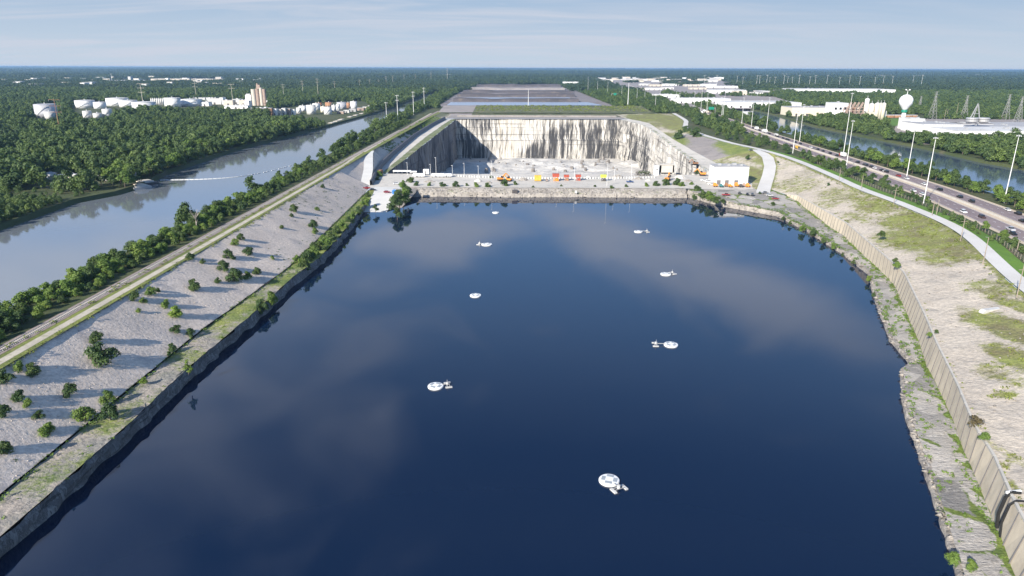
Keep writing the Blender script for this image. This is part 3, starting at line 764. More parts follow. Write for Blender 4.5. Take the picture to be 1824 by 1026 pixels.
# working platform between the reservoir and the pit
fr = smooth_path([(-92, 520, 0), (-78, 529, 0), (-40, 531, 0), (0, 529, 0), (40, 531, 0), (90, 530, 0), (135, 530, 0)], 4.)
sheet('platform', 'platform', [(-114, 526), (-78, 531), (135, 531), (150, 526), (222, 526), (215, 603), (-121, 603)], -12., 'pale stone working platform between reservoir and pit', 'platform')
V = []; Fc = []
prof = [(4.0, -11.95), (0, -12.4), (-2.5, -14.2), (-4.5, -15.0), (-5.5, -15.6), (-6.3, -17.2), (-8, -20), (-10, -28)]
for i, p in enumerate(fr):
    for j, (d, z) in enumerate(prof):
        V.append((p[0], p[1] + d + (fbm(np.array([p[0]]), np.array([j * 5.]), 7., 5)[0] * 3.0 if 0 < j else 0), z + (fbm(np.array([p[0]]), np.array([j * 3.]), 5., 9)[0] * 1.4 if 0 < j < 5 else 0)))
k = len(prof)
for i in range(len(fr) - 1):
    for j in range(k - 1): Fc.append((i * k + j + 1, (i + 1) * k + j + 1, (i + 1) * k + j, i * k + j))
V = np.array(V)
tag(np_obj('stone_bank', V, Fc, 'bank_rock', None, {'grass': np.where(np.abs(V[:, 2] + 14.) < 1.6, .35 + .4 * vnoise(V[:, 0], V[:, 1], 12., 3), 0.)}), 'broken limestone bank of the platform above the water', 'bank', None, 'structure')

# pit: ledges, walls, floor
gh = pxblobs([(745, 225, 40, 14, .9), (780, 205, 30, 10, .9), (715, 240, 14, 8, .6), (775, 222, 22, 8, .8), (760, 210, 30, 8, .8), (690, 265, 10, 6, .5)], -5)
loft('hillside', 'gravel_slope', [(ST, const(0.)), (SBx, SBz)], np.arange(671, 1264, 4.), 12, 1., 10, 31, lambda V: np.maximum.reduce([blobs(V, gh) * 1.3, edge_up(V), np.clip((V[:, 1] - 800) / 120, 0, 1) * (.4 + .5 * vnoise(V[:, 0], V[:, 1], 14., 3))]), label='grey and green slope above the left side of the pit', cat='slope')
# dark kerb wall at the toe
V = []; Fc = []
yq = np.arange(540, 1164, 6.)
for y in yq:
    x = float(SBx(y)); z = float(SBz(y)); V += [(x - .6, y, z - .5), (x - .6, y, z + 4.4), (x + .8, y, z + 4.0), (x + 1.6, y, z - .5)]
for i in range(len(yq) - 1):
    for j in range(3): Fc.append((4 * i + j, 4 * i + 4 + j, 4 * i + 5 + j, 4 * i + j + 1))
tag(np_obj('toe_wall', V, Fc, 'dark_steel'), 'dark low wall along the foot of the slope beside the pit', 'wall')
loft('pit_ledge', 'platform', [(off(SBx, .7), SBz), (RIMLx, RIMLz)], np.arange(604, 1164, 4.), 10, .4, 6, 2, lambda V: np.where(V[:, 0] > RIMLx(V[:, 1]) - np.clip((RIMLx(V[:, 1]) - SBx(V[:, 1])) * .45, 5, 20), 1.05, .0) + .3 * (vnoise(V[:, 0], V[:, 1], 9., 3) - .5), label='pale track along the left rim of the pit', cat='ledge')
FLOOR = -68.
loft('pit_wall', 'pit_wall_shaded', [(RIMLx, RIMLz), (off(RIMLx, 1.2), const(-40.)), (off(RIMLx, 2.), const(FLOOR - 1))], np.arange(602, 1166, 2.5), [10, 10], 0, 16, 4, 0., label='stained rock wall in shade on the left of the pit', cat='rock wall', smooth=False, hrough=2.6)
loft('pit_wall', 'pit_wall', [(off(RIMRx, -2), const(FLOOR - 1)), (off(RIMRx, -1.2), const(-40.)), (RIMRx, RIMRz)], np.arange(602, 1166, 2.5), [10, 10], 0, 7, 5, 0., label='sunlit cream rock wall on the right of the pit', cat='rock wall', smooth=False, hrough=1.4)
xs = np.arange(-98, 182, 1.8); zs = np.linspace(FLOOR - 1, -3.5, 24)
XX, ZZ = np.meshgrid(xs, zs); YY = 1163 + (vnoise(XX, ZZ * .5, 14, 3) - .5) * 2.2 + (vnoise(XX, ZZ * .3, 3.6, 7) - .5) * 1.6 + (ZZ + 3.5) * -.02 + np.where(ZZ < -37, -2.0, 0) + np.where(ZZ < -15, -.8, 0)
i = np.arange(len(zs) - 1)[:, None] * len(xs) + np.arange(len(xs) - 1)[None]
stn = np.zeros(XX.size); PXY = [P(a, 1163., c)[:2] for a, c in zip(XX.ravel(), ZZ.ravel())]; PXY = np.array(PXY)
for bx, by, rx, ry, kk in ((1090, 252, 7, 40, 1.2), (1076, 272, 14, 22, 1.), (1037, 232, 20, 20, .6), (1001, 228, 15, 14, .8), (985, 250, 6, 20, .5), (945, 274, 14, 14, 1.), (924, 276, 10, 10, .9), (899, 240, 7, 22, .9), (884, 238, 5, 30, 1.), (862, 232, 10, 22, .9), (835, 240, 18, 40, 1.), (1056, 240, 12, 20, .6), (870, 270, 30, 18, .9)):
    stn = np.maximum(stn, kk * np.clip(1.5 - np.sqrt(((PXY[:, 0] - bx) / rx) ** 2 + ((PXY[:, 1] - by) / ry) ** 2), 0, 1))
tag(np_obj('pit_wall', np.stack([XX, YY, ZZ], 2).reshape(-1, 3), np.stack([i, i + 1, i + len(xs) + 1, i + len(xs)], 2).reshape(-1, 4), 'pit_wall', None, {'stain': stn}), 'far end wall of the pit with long dark run-off stains', 'rock wall', None, 'structure')
xs = np.arange(-112, 205, 5.); ys_ = np.arange(600, 1166, 5.)
XX, YY = np.meshgrid(xs, ys_)
q = vnoise(XX, YY, 55, 5) + .4 * vnoise(XX, YY, 20, 6)
ZZ = FLOOR + np.clip(np.floor(q * 5) * 2.4 - 4.5, 0, 9) + fbm(XX, YY, 12, 9) * 1.5
ZZ = np.where(YY > 1120, FLOOR + fbm(XX, YY, 12, 9), ZZ)
i = np.arange(len(ys_) - 1)[:, None] * len(xs) + np.arange(len(xs) - 1)[None]
tag(np_obj('pit_floor', np.stack([XX, YY, ZZ], 2).reshape(-1, 3), np.stack([i, i + 1, i + len(xs) + 1, i + len(xs)], 2).reshape(-1, 4), 'pit_floor'), 'pale stepped floor of the stone pit', 'pit floor', None, 'structure')
sheet('pit_front_wall', 'pit_wall', [(-113, 603.2, FLOOR), (179, 603.2, FLOOR), (179, 603, -12.02), (-113, 603, -12.02)], None, 'near wall of the pit below the platform edge', 'rock wall')
# right of the pit
grr = pxblobs([(1330, 270, 40, 12, 1.), (1300, 262, 30, 5, .9), (1345, 300, 22, 24, .9), (1215, 230, 28, 12, 1.), (1195, 243, 20, 10, 1.), (1140, 212, 25, 6, .9), (1180, 214, 30, 10, .95), (1235, 243, 10, 5, .8), (1160, 222, 20, 5, .7)], -4)
fgr = lambda V: np.maximum(blobs(V, grr) * 1.1, edgeR(V))
loft('grey_slope', 'grey_slope', [(TOERx, TOERz), (RTx, const(0.))], np.arange(690, 881, 4.), 14, .9, 12, 17, fgr, label='grey slope right of the pit below the gravel road', cat='slope')
loft('scrub_slope', 'right_slope', [(TOERx, TOERz), (RTx, const(0.))], np.arange(880, 1264, 4.), 14, 1.4, 12, 17, lambda V: np.maximum(fgr(V), .25 + .6 * vnoise(V[:, 0], V[:, 1], 22., 9)), label='tan scrubby rise behind the right corner of the pit', cat='slope')
loft('pit_ledge', 'platform', [(RIMRx, RIMRz), (TOERx, TOERz)], np.arange(602, 1166, 4.), 8, .5, 6, 12, lambda V: np.where(V[:, 0] < RIMRx(V[:, 1]) + 4.5, .75, .1) + .5 * (vnoise(V[:, 0], V[:, 1], 9., 3) - .5), label='pale track along the right rim of the pit', cat='ledge')
# far ledge, embankment and the yards behind
loft('far_ledge', 'ledge_grey', [(interp([(1160, -112), (1262, -106)]), const(-3.)), (interp([(1160, 190), (1262, 184)]), const(-3.))], np.array([1160, 1175, 1200, 1225, 1262.]), 8, .3, 10, 3, label='grey ledge along the far rim of the pit', cat='ledge')
m = MB(); m.box(-95, 178, 1205, 1207, -3.2, -.2); tag(m.obj('low_wall', 'ledge_grey'), 'long low grey concrete wall behind the far rim of the pit', 'wall')
loft('embankment', 'embank', [(const(-72.), lambda y: np.interp(y, [1215, 1330, 1400, 1440], [-3.2, 3, 6.2, 1.])), (const(255.), lambda y: np.interp(y, [1215, 1330, 1400, 1440], [-3.2, 3, 6.2, 1.]))], np.arange(1215, 1441, 5.), 60, 1.2, 14, 8, label='scrubby green embankment behind the far rim of the pit', cat='embankment')
loft('embankment', 'yard', [(const(-135.), lambda y: np.interp(y, [1225, 1330, 1400, 1440], [-3., 3, 6.3, 1.])), (const(-72.), lambda y: np.interp(y, [1225, 1330, 1400, 1440], [-3., 3, 6.3, 1.]))], np.arange(1225, 1441, 5.), 20, .6, 14, 8, label='bare grey end of the embankment left of the scrub', cat='embankment')
def quad_px(x0, x1, ytop, ybot, xt0=None, xt1=None, z=.3):
    a = U(x0, ybot, z); b = U(x1, ybot, z); c = U(xt1 if xt1 is not None else x1, ytop, z); d = U(xt0 if xt0 is not None else x0, ytop, z)
    return [a, b, c, d]
sheet('quarry_yard', 'spoil', quad_px(780, 1095, 151.5, 189.5, 838, 1000, .2), .2, 'grey yards and spoil terraces beyond the pit', 'yard')
sheet('settling_pond', 'pond_water', quad_px(795, 1075, 182.5, 188.2, 803, 1048), .9, 'nearer pale settling pond beyond the embankment', 'water')
sheet('settling_pond', 'pond_water', quad_px(806, 1020, 174, 177.4, 812, 1014), .9, 'farther pale settling pond beyond the embankment', 'water')
dk = [(806, 1030, 181.5, 7, 'yard_dark', 'darkest'), (814, 1024, 172.5, 7, 'yard_dark', 'long dark second'), (824, 1020, 166.0, 7, 'yard_dark', 'second'), (838, 1005, 160, 7, 'yard', 'third'), (846, 998, 154.5, 9, 'yard_dark', 'farthest')]
for x0, x1, y, h, mt, lb in dk:
    a = U(x0, y, 0); b = U(x1, y, 0); dd = a[1] * .035
    L = []
    xs = np.linspace(a[0], b[0], 50)
    V = []
    for x in xs:
        hh = h * (.55 + .7 * float(vnoise(np.array([x]), np.array([y * 3.]), 45., 3)[0]))
        yo = 12 * float(vnoise(np.array([x]), np.array([y * 7.]), 60., 4)[0])
        for d, z in ((0, 0.), (hh * 1.3, hh), (hh * 1.3 + dd, hh), (hh * 2.6 + dd, 0)): V.append((x, a[1] + d + yo, z + .3))
    Fc = [(4 * i + j, 4 * i + 4 + j, 4 * i + 5 + j, 4 * i + j + 1) for i in range(49) for j in range(3)]
    tag(np_obj('spoil_terrace', V, Fc, mt), lb + ' long spoil terrace beyond the pit', 'terrace', None, 'structure')

# ------------------------------------------------------------------ roads and tracks
yy = np.arange(20, 1320, 12.)
rail = [(-145.5 + (0. if y < 700 else (y - 700) * .012), y) for y in yy]
plain('sleeper', (.40, .37, .34), .8)
ribbon('ballast_bed', 'ballast', rail, -2.4, 2.4, .12, 'brown ballast bed of the railway', 'railway')
m = MB()
for y in np.arange(60, 900, .75): m.box(-146.85, -144.15, y, y + .26, .12, .3)
for dxr in (-.75, .75): m.box(-145.5 + dxr - .06, -145.5 + dxr + .06, 60, 900, .3, .48)
tag(m.obj('railway_track', 'sleeper'), 'single railway track with pale sleepers beside the canal trees', 'railway', None, 'structure')
ribbon('grass_verge', 'verge', rail, 2.4, 9., .06, 'rough green verge between railway and gravel track', 'verge')
ribbon('gravel_track', 'gravel_road', [(min(-140.6 + 1.0 * math.sin(y * .004), float(ST(y)) - 1.2), y) for y in np.arange(20, 662, 10.)], -1.3, 1.5, .10, 'pale gravel track along the top of the gravel slope', 'track')
ribbon('gravel_track', 'gravel_road', [(-142. - (y - 660) * .004, y) for y in np.arange(660, 1250, 14.)], -1.6, 1.6, .10, 'narrow pale track above the hillside by the pit', 'track')
def slope_z(x, y):
    t = (x - float(ST(y))) / (float(SBx(y)) - float(ST(y)))
    return float(SBz(y)) * min(1, max(0, t))
yl = np.arange(527, 673, 3.)
yl2 = np.arange(540, 673, 3.)
loft('gravel_slope', 'gravel_slope', [(ST, const(0.)), (SBx, SBz)], np.arange(527, 541, 2.), 12, .4, 7, 3, 0., label='short gravel slope at the foot of the left concrete ramp', cat='slope')
loft('gravel_slope', 'gravel_slope', [(ST, const(0.)), (off(LRx, -4.), LRz)], yl2, 8, .4, 7, 3, lambda V: edge_up(V), label='gravel slope above the left concrete ramp', cat='slope')
loft('concrete_ramp', 'concrete_ramp', [(off(LRx, -4.), LRz), (off(LRx, 4.), LRz)], yl2, 2, 0., label='pale concrete ramp down the gravel slope to the platform', cat='ramp', smooth=False)
loft('gravel_slope', 'gravel_slope', [(off(LRx, 4.), LRz), (SBx, SBz)], yl2, 8, .5, 7, 3, lambda V: np.clip(1 - (V[:, 0] - LRx(V[:, 1]) - 4.) / 2.5, 0, 1) * .9, label='grey gravel slope below the left concrete ramp', cat='slope')
sheet('boat_ramp', 'concrete_ramp', [(-104, 462, -18.3), (-87, 462, -18.3), (-83, 509, -12.3), (-84, 532, -11.9), (-108, 532, -11.9), (-104, 509, -12.3)], None, 'pale boat ramp running down into the reservoir', 'ramp')
sheet('boat_ramp_shoulder', 'bench', [(-87, 466, -19), (-80, 470, -19), (-74, 520, -14), (-74, 534, -11.9), (-84, 534, -11.9), (-83, 509, -12.3)], None, 'stony shoulder beside the boat ramp', 'bank')
# gravel road on the right
ribbon('gravel_road', 'pale_road', road, -3.3, 3.5, .10, 'pale gravel road along the top of the sandy slope', 'road')
ribbon('grass_strip', 'lawn', [p for p in road if p[1] < 700], 3.5, 9.5, .05, 'bright green grass strip between gravel road and hedge', 'grass strip')
yr = np.arange(528, 691, 3.)
side_g = lambda V: np.clip(1 - np.abs(np.abs(V[:, 0] - RRx(V[:, 1])) - 5.3) / 5., 0, 1) * .9
loft('concrete_ramp', 'pale_road', [(off(RRx, -5.3), off(RRz, .12)), (off(RRx, 5.3), off(RRz, .12))], np.arange(509, 693, 3.), 3, 0., label='wide pale ramp curving down past the white building', cat='ramp', smooth=False)
loft('grass_slope', 'right_slope', [(TOERx, TOERz), (off(RRx, -5.3), RRz)], yr, 10, .6, 9, 19, lambda V: np.maximum.reduce([blobs(V, grr) * 1.1, side_g(V), .35 + .5 * vnoise(V[:, 0], V[:, 1], 12., 3)]), label='green slope between the white building and the curving ramp', cat='slope')
loft('sandy_slope', 'right_slope', [(off(RRx, 5.3), RRz), (RTx, const(0.))], yr, 14, .8, 9, 13, lambda V: np.maximum.reduce([blobs(V, gr), edgeR(V), side_g(V), .2 + .45 * vnoise(V[:, 0], V[:, 1], 18., 6)]), label='sandy slope with brown weeds right of the curving ramp', cat='slope')
# motorway
hn = [(196, 60), (237, 307), (245, 354), (259, 432), (275, 595), (292, 794), (322, 1143), (345, 1437), (420, 2300), (560, 3600)]
hf = [(234, 60), (287, 378), (299, 467), (306, 558), (312, 643), (325, 843), (356, 1185), (380, 1437), (455, 2300), (600, 3600)]
hnp = interp([(b, a) for a, b in hn]); hfp = interp([(b, a) for a, b in hf])
hy = np.concatenate([np.arange(60, 1500, 12.), np.arange(1500, 3600, 60.)])
def hstrip(name, mat, t0, t1, z, label, cat='road'):
    V = []
    for y in hy:
        a, b = float(hnp(y)), float(hfp(y))
        V += [(a + (b - a) * t0, y, z), (a + (b - a) * t1, y, z)]
    Fc = [(2 * i, 2 * i + 1, 2 * i + 3, 2 * i + 2) for i in range(len(hy) - 1)]
    tag(np_obj(name, V, Fc, mat), label, cat, None, 'structure')
hstrip('motorway_shoulder', 'shoulder', -.01, 1.01, .12, 'beige shoulders and median of the motorway')
hstrip('carriageway', 'asphalt', .06, .39, .18, 'mauve-grey carriageway nearest the reservoir')
hstrip('carriageway', 'asphalt', .60, .93, .18, 'mauve-grey carriageway nearest the river')
m = MB()
for t0 in (.07, .38, .61, .92, .175, .28, .715, .82):
    dash = t0 not in (.07, .38, .61, .92)
    y = 150.
    while y < 1100:
        if dash: y0, y1, y = y, y + 3.2, y + 12.
        else: y0, y1, y = y, y + 24, y + 24
        c = []
        for q in (y0, y1):
            a, b = float(hnp(q)), float(hfp(q)); c.append(a + (b - a) * t0)
        m.quad((c[0] - .1, y0, .22), (c[0] + .1, y0, .22), (c[1] + .1, y1, .22), (c[1] - .1, y1, .22))
tag(m.obj('road_markings', 'white_paint'), 'white lane markings on the motorway', 'marking', None, 'structure')
m = MB()
for i in range(len(hy) - 1):
    c = []
    for q in (hy[i], hy[i + 1]):
        a, b = float(hnp(q)), float(hfp(q)); c.append(a + (b - a) * .495)
    n = len(m.v)
    for q, cx in ((hy[i], c[0]), (hy[i + 1], c[1])): m.v += [(cx - .35, q, .1), (cx - .1, q, 1.1), (cx + .1, q, 1.1), (cx + .35, q, .1)]
    for j in range(3): m.f.append((n + j, n + 4 + j, n + 5 + j, n + j + 1))
tag(m.obj('median_barrier', 'concrete'), 'low concrete barrier down the middle of the motorway', 'barrier')
# ------------------------------------------------------------------ things on the water
def aerator(px, py, wpx, rot, arm, label, detached=0.):
    X, Y, _ = U(px, py, WATER); s = P(X, Y, WATER)[2]; r = wpx / s / 2
    t = thing('floating_aerator', label, 'floating platform', (X, Y, WATER), R(rot), 'white round aerators floating on the reservoir')
    m = MB(); m.lathe(0, 0, [(r * .93, -.25), (r, -.1), (r, .35), (r * .95, .5), (r * .4, .62)], 28); m.obj('float_disc', 'white_paint', t)
    for k in range(4):
        a = math.pi / 4 + k * math.pi / 2; c, s_ = math.cos(a), math.sin(a); m = MB(); w = r * .25; q = r * .56
        pts = [(c * q + (c * i - s_ * j) * w, s_ * q + (s_ * i + c * j) * w) for i, j in ((-.75, -1.35), (.75, -1.35), (.75, 1.35), (-.75, 1.35))]
        m.prism(pts, .50, .66, .96); m.obj('hatch_cover', 'pad_grey', t)
    if arm:
        d = r + detached
        m = MB(); m.bar((r * .8, 0, .6), (d + 1.9, 0, .55), .22); m.bar((d + 1., -1.5, .45), (d + 1., 1.5, .45), .2); m.bar((d + 1.8, -1.3, .45), (d + 1.8, 1.3, .45), .16)
        m.bar((d + 1.2, 0, .5), (d + 1.2, 0, 2.0), .12); m.obj('mixer_frame', 'steel', t)
        for sy in (-1, 1):
            m = MB(); m.side([(d + .4, -.2), (d + .7, -.35), (d + 2.1, -.35), (d + 2.5, .0), (d + 2.5, .3), (d + .4, .3)], sy * 1.6 - .35, sy * 1.6 + .35); m.obj('pontoon', 'dirty_white', t)
        m = MB(); m.cyl(d + 1.3, 0, .3, 1.15, .42, .36, 10); m.obj('motor', 'dirty_white', t)
aerator(1085, 857, 37, -62, True, 'nearest round white aerator with grey hatches and a mixer at its side')
aerator(776, 689, 28, 15, True, 'large white round aerator left of the middle of the water')
aerator(847, 527, 20, 0, False, 'bare white round aerator with no mixer beside it')
aerator(867, 436, 19, 165, True, 'white round aerator with its mixer on its left')
aerator(883, 379, 12, 0, False, 'farthest and smallest white aerator, near the far shore')
aerator(1137, 413, 15, 5, True, 'white round aerator with its mixer set off by a short gap', 1.5)
aerator(1186, 489, 19, 25, True, 'white round aerator with twin floats at its right edge')
aerator(1195, 615, 25, 176, True, 'white round aerator with its mixer moored well to its left', 1.6)
# boom across the canal
t = thing('floating_boom', 'dashed line of white floats across the canal', 'boom', (0, 0, -2.6))
m = MB()
bp = smooth_path([U(285, 321, -2.6), U(370, 319, -2.6), U(430, 314, -2.6), U(480, 305, -2.6), U(522, 294, -2.6)], 3.)
for i, (a, b) in enumerate(zip(bp, bp[1:])):
    if (i * 7) % 11 < 8 or i < 22: m.bar((a[0], a[1], .15), (a[0] + (b[0] - a[0]) * .9, a[1] + (b[1] - a[1]) * .9, .15), .36)
o = m.obj('float_line', 'white_paint', t); o['kind'] = 'stuff'

# ------------------------------------------------------------------ vehicles
def car_parts(L=4.7, Wd=1.85, Hb=.95, Ht=1.55, cab=(.24, .88), sl=(.14, .08)):
    m = MB(); w = Wd / 2; h = L / 2
    m.side([(-h, .32), (h, .32), (h, .72), (h - .1, Hb * .9), (h * .5, Hb), (-h + .1, Hb), (-h, .85)], -w, w); body = m
    g = MB(); x0 = -h + L * (1 - cab[1]); x1 = -h + L * (1 - cab[0])
    n = len(g.v)
    g.v += [(x0, -w * .94, Hb), (x1, -w * .94, Hb), (x1, w * .94, Hb), (x0, w * .94, Hb), (x0 + L * sl[1], -w * .78, Ht - .06), (x1 - L * sl[0], -w * .78, Ht - .06), (x1 - L * sl[0], w * .78, Ht - .06), (x0 + L * sl[1], w * .78, Ht - .06)]
    for f in ((0, 1, 5, 4), (1, 2, 6, 5), (2, 3, 7, 6), (3, 0, 4, 7), (4, 5, 6, 7)): g.f.append(f)
    rf = MB(); rf.box(x0 + L * sl[1] - .04, x1 - L * sl[0] + .04, -w * .8, w * .8, Ht - .06, Ht)
    wh = MB(); b = 10
    for i in range(2):
        for k in range(b):
            a = 2 * math.pi * k / b; wh.v.append((.34 * math.cos(a), -.12 + .24 * i, .34 * math.sin(a)))
    for k in range(b):
        j = (k + 1) % b; wh.f.append((k, b + k, b + j, j))
    wh.f.append(tuple(range(b))); wh.f.append(tuple(b + k for k in range(b - 1, -1, -1)))
    return body, g, rf, wh, L, w
CARS = {}
def car(kind, colr, x, y, z, rz, label, group):
    key = (kind, colr)
    if key not in CARS:
        pr = {'sedan': dict(), 'suv': dict(L=4.9, Wd=1.95, Hb=1.1, Ht=1.8, cab=(.26, .98), sl=(.1, .04)), 'pickup': dict(L=5.7, Wd=2.0, Hb=1.1, Ht=1.85, cab=(.26, .62), sl=(.08, .02)), 'van': dict(L=5.6, Wd=2.0, Hb=1.2, Ht=2.3, cab=(.1, .99), sl=(.14, .01))}[kind]
        body, g, rf, wh, L, w = car_parts(**pr)
        ms = []
        for nm, q, mt in (('body', body, 'car_' + colr), ('windows', g, 'glass_dark'), ('roof', rf, 'car_' + colr), ('wheel', wh, 'black_rubber')):
            o = q.obj(nm, mt); ms.append((nm, o.data)); bpy.data.objects.remove(o)
        CARS[key] = (ms, L, w)
    ms, L, w = CARS[key]
    t = thing('car' if kind != 'pickup' else 'pickup_truck', label, 'car', (x, y, z), rz, group)
    for nm, me in ms[:3]: link(bpy.data.objects.new(nm, me), t)
    for sx in (-.31, .31):
        for sy in (-1, 1):
            o = link(bpy.data.objects.new('wheel', ms[3][1]), t); o.location = (sx * L, sy * (w - .08), .34)
    return t
def hw_dir(y):
    return math.atan2(10., float(hnp(y + 10) - hnp(y)))
lanes_near = [(1625, 341, 'sedan', 'white'), (1642, 347, 'sedan', 'white'), (1716, 379, 'suv', 'white'), (1753, 388, 'suv', 'brown'), (1793, 410, 'pickup', 'silver'), (1799, 418, 'sedan', 'black'), (1404, 250, 'suv', 'black'), (1417, 266, 'suv', 'grey'), (1388, 258, 'sedan', 'black'), (1397, 261, 'suv', 'brown'), (1320, 228, 'sedan', 'black'), (1278, 212, 'suv', 'black')]
lanes_far = [(1300, 219, 'suv', 'black'), (1307, 221, 'sedan', 'silver'), (1331, 229, 'suv', 'black'), (1347, 233, 'sedan', 'black'), (1366, 239, 'suv', 'black'), (1384, 244, 'sedan', 'black'), (1398, 249, 'suv', 'black'), (1422, 257, 'suv', 'black'), (1445, 265, 'sedan', 'grey'), (1484, 278, 'suv', 'black'), (1510, 286, 'sedan', 'grey'), (1534, 295, 'suv', 'black'), (1563, 304, 'sedan', 'black'), (1438, 263, 'sedan', 'white'), (1455, 267, 'suv', 'black'), (1461, 270, 'sedan', 'black'), (1473, 274, 'suv', 'black'), (1521, 290, 'suv', 'black'), (1528, 294, 'sedan', 'black'), (1545, 298, 'suv', 'black'), (1553, 300, 'sedan', 'white'), (1571, 306, 'sedan', 'white'), (1578, 307, 'suv', 'black'), (1587, 314, 'suv', 'red'), (1612, 319, 'sedan', 'white'), (1628, 329, 'sedan', 'white'), (1664, 339, 'suv', 'black'), (1699, 352, 'suv', 'black'), (1725, 360, 'suv', 'black'), (1792, 375, 'sedan', 'white'), (1812, 382, 'suv', 'black'), (1821, 395, 'sedan', 'black'), (1413, 254, 'suv', 'black'), (1391, 247, 'suv', 'black'), (1312, 224, 'sedan', 'white'), (1286, 214, 'suv', 'silver')]
def snap(px, py, near):
    """nearest lane centre to the surveyed spot"""
    X, Y, _ = U(px, py, .2); a, b = float(hnp(Y)), float(hfp(Y)); t = (X - a) / (b - a)
    c = min((.12, .225, .33) if near else (.665, .77, .875), key=lambda q: abs(q - t))
    if abs(c - t) > .12: c = t if .07 < t < .92 and not .4 < t < .6 else c
    return a + (b - a) * c, Y
for lst, near in ((lanes_near, True), (lanes_far, False)):
    side_ = 'nearest the reservoir' if near else 'nearest the river'
    cnt = {}
    for px, py, kind, colr in sorted(lst, key=lambda q: -q[0]):
        kn = {'sedan': 'low car', 'suv': 'tall car', 'pickup': 'pickup'}[kind]
        k = (kn, colr); cnt[k] = cnt.get(k, -1) + 1
        X, Y = snap(px, py, near)
        car(kind, colr, X, Y, .2, hw_dir(Y) + (math.pi if near else 0), '%s %s on the carriageway %s, %s such from the right' % (colr, kn, side_, ORD[cnt[k]]), 'cars on the motorway')
def truck(px, py, Lt, cabc, boxc, label, near, kind='box'):
    X, Y = snap(px, py, near)
    t = thing('truck', label, 'truck', (X, Y, .2), hw_dir(Y) + (math.pi if near else 0), 'trucks on the motorway')
    m = MB(); m.side([(Lt / 2 - 2.6, .5), (Lt / 2, .5), (Lt / 2, 1.7), (Lt / 2 - .5, 2.8), (Lt / 2 - 2.6, 2.9)], -1.2, 1.2); m.obj('cab', cabc, t)
    m = MB(); m.quad((Lt / 2 + .01, -1., 1.75), (Lt / 2 + .01, 1., 1.75), (Lt / 2 - .42, 1., 2.7), (Lt / 2 - .42, -1., 2.7)); m.obj('windscreen', 'glass_dark', t)
    m = MB()
    if kind == 'box': m.box(-Lt / 2, Lt / 2 - 3., -1.28, 1.28, 1.1, 4.0, .985)
    elif kind == 'tank':
        b = len(m.v); n = 12
        for i, (x, r) in enumerate(((-Lt / 2, .6), (-Lt / 2 + .5, 1.2), (Lt / 2 - 3.6, 1.2), (Lt / 2 - 3.1, .6))):
            for k in range(n): m.v.append((x, r * math.cos(2 * math.pi * k / n), 2.4 + r * math.sin(2 * math.pi * k / n)))
        for i in range(3):
            for k in range(n):
                j = (k + 1) % n; m.f.append((b + i * n + k, b + i * n + j, b + i * n + n + j, b + i * n + n + k))
        m.f.append(tuple(b + k for k in range(n))); m.f.append(tuple(b + 3 * n + k for k in range(n - 1, -1, -1)))
    else:
        m.box(-Lt / 2, Lt / 2 - 3., -1.28, 1.28, 1.1, 1.5); m.prism([(-Lt / 2, -1.28), (Lt / 2 - 3.2, -1.28), (Lt / 2 - 3.2, 1.28), (-Lt / 2, 1.28)], 1.5, 2.9, 1.04)
    m.obj({'box': 'trailer', 'tank': 'tank', 'dump': 'tipper_body'}[kind], boxc, t)
    m = MB(); m.box(-Lt / 2 + .2, Lt / 2 - .2, -.5, .5, .5, 1.05); m.obj('chassis', 'dark_steel', t)
    for x in (-Lt / 2 + 1.2, -Lt / 2 + 2.5, Lt / 2 - 1.3):
        for sy in (-1, 1):
            m = MB(); b = 10
            for i in range(2):
                for k in range(b): a = 2 * math.pi * k / b; m.v.append((.52 * math.cos(a), -.15 + .3 * i, .52 * math.sin(a)))
            for k in range(b): j = (k + 1) % b; m.f.append((k, b + k, b + j, j))
            m.f.append(tuple(range(b))); m.f.append(tuple(b + k for k in range(b - 1, -1, -1)))
            o = m.obj('wheel', 'black_rubber', t); o.location = (x, sy * 1.05, .52)
truck(1497, 279, 11, 'red_paint', 'white_paint', 'white box truck with red cab between two tall light masts', False)
truck(1408, 265, 8, 'yellow_paint', 'yellow_paint', 'small yellow tipper truck on the carriageway nearest the reservoir', True, 'dump')
truck(1378, 243, 13, 'grey_paint' if 'grey_paint' in MATS else 'steel', 'dirty_white', 'pale tanker truck behind the longest white trailer', False, 'tank')
truck(1358, 236, 17, 'white_paint', 'white_paint', 'longest white trailer truck on the motorway', False)
truck(1338, 231, 12, 'white_paint', 'white_paint', 'short white box truck ahead of the longest trailer', False)
truck(1249, 202, 14, 'white_paint', 'white_paint', 'white box truck just left of the green motorway sign', False)
truck(1218, 199, 16, 'white_paint', 'white_paint', 'farthest white box truck on the motorway', False)
truck(1228, 201, 16, 'red_paint', 'beige_wall', 'pinkish trailer truck far down the motorway', False)

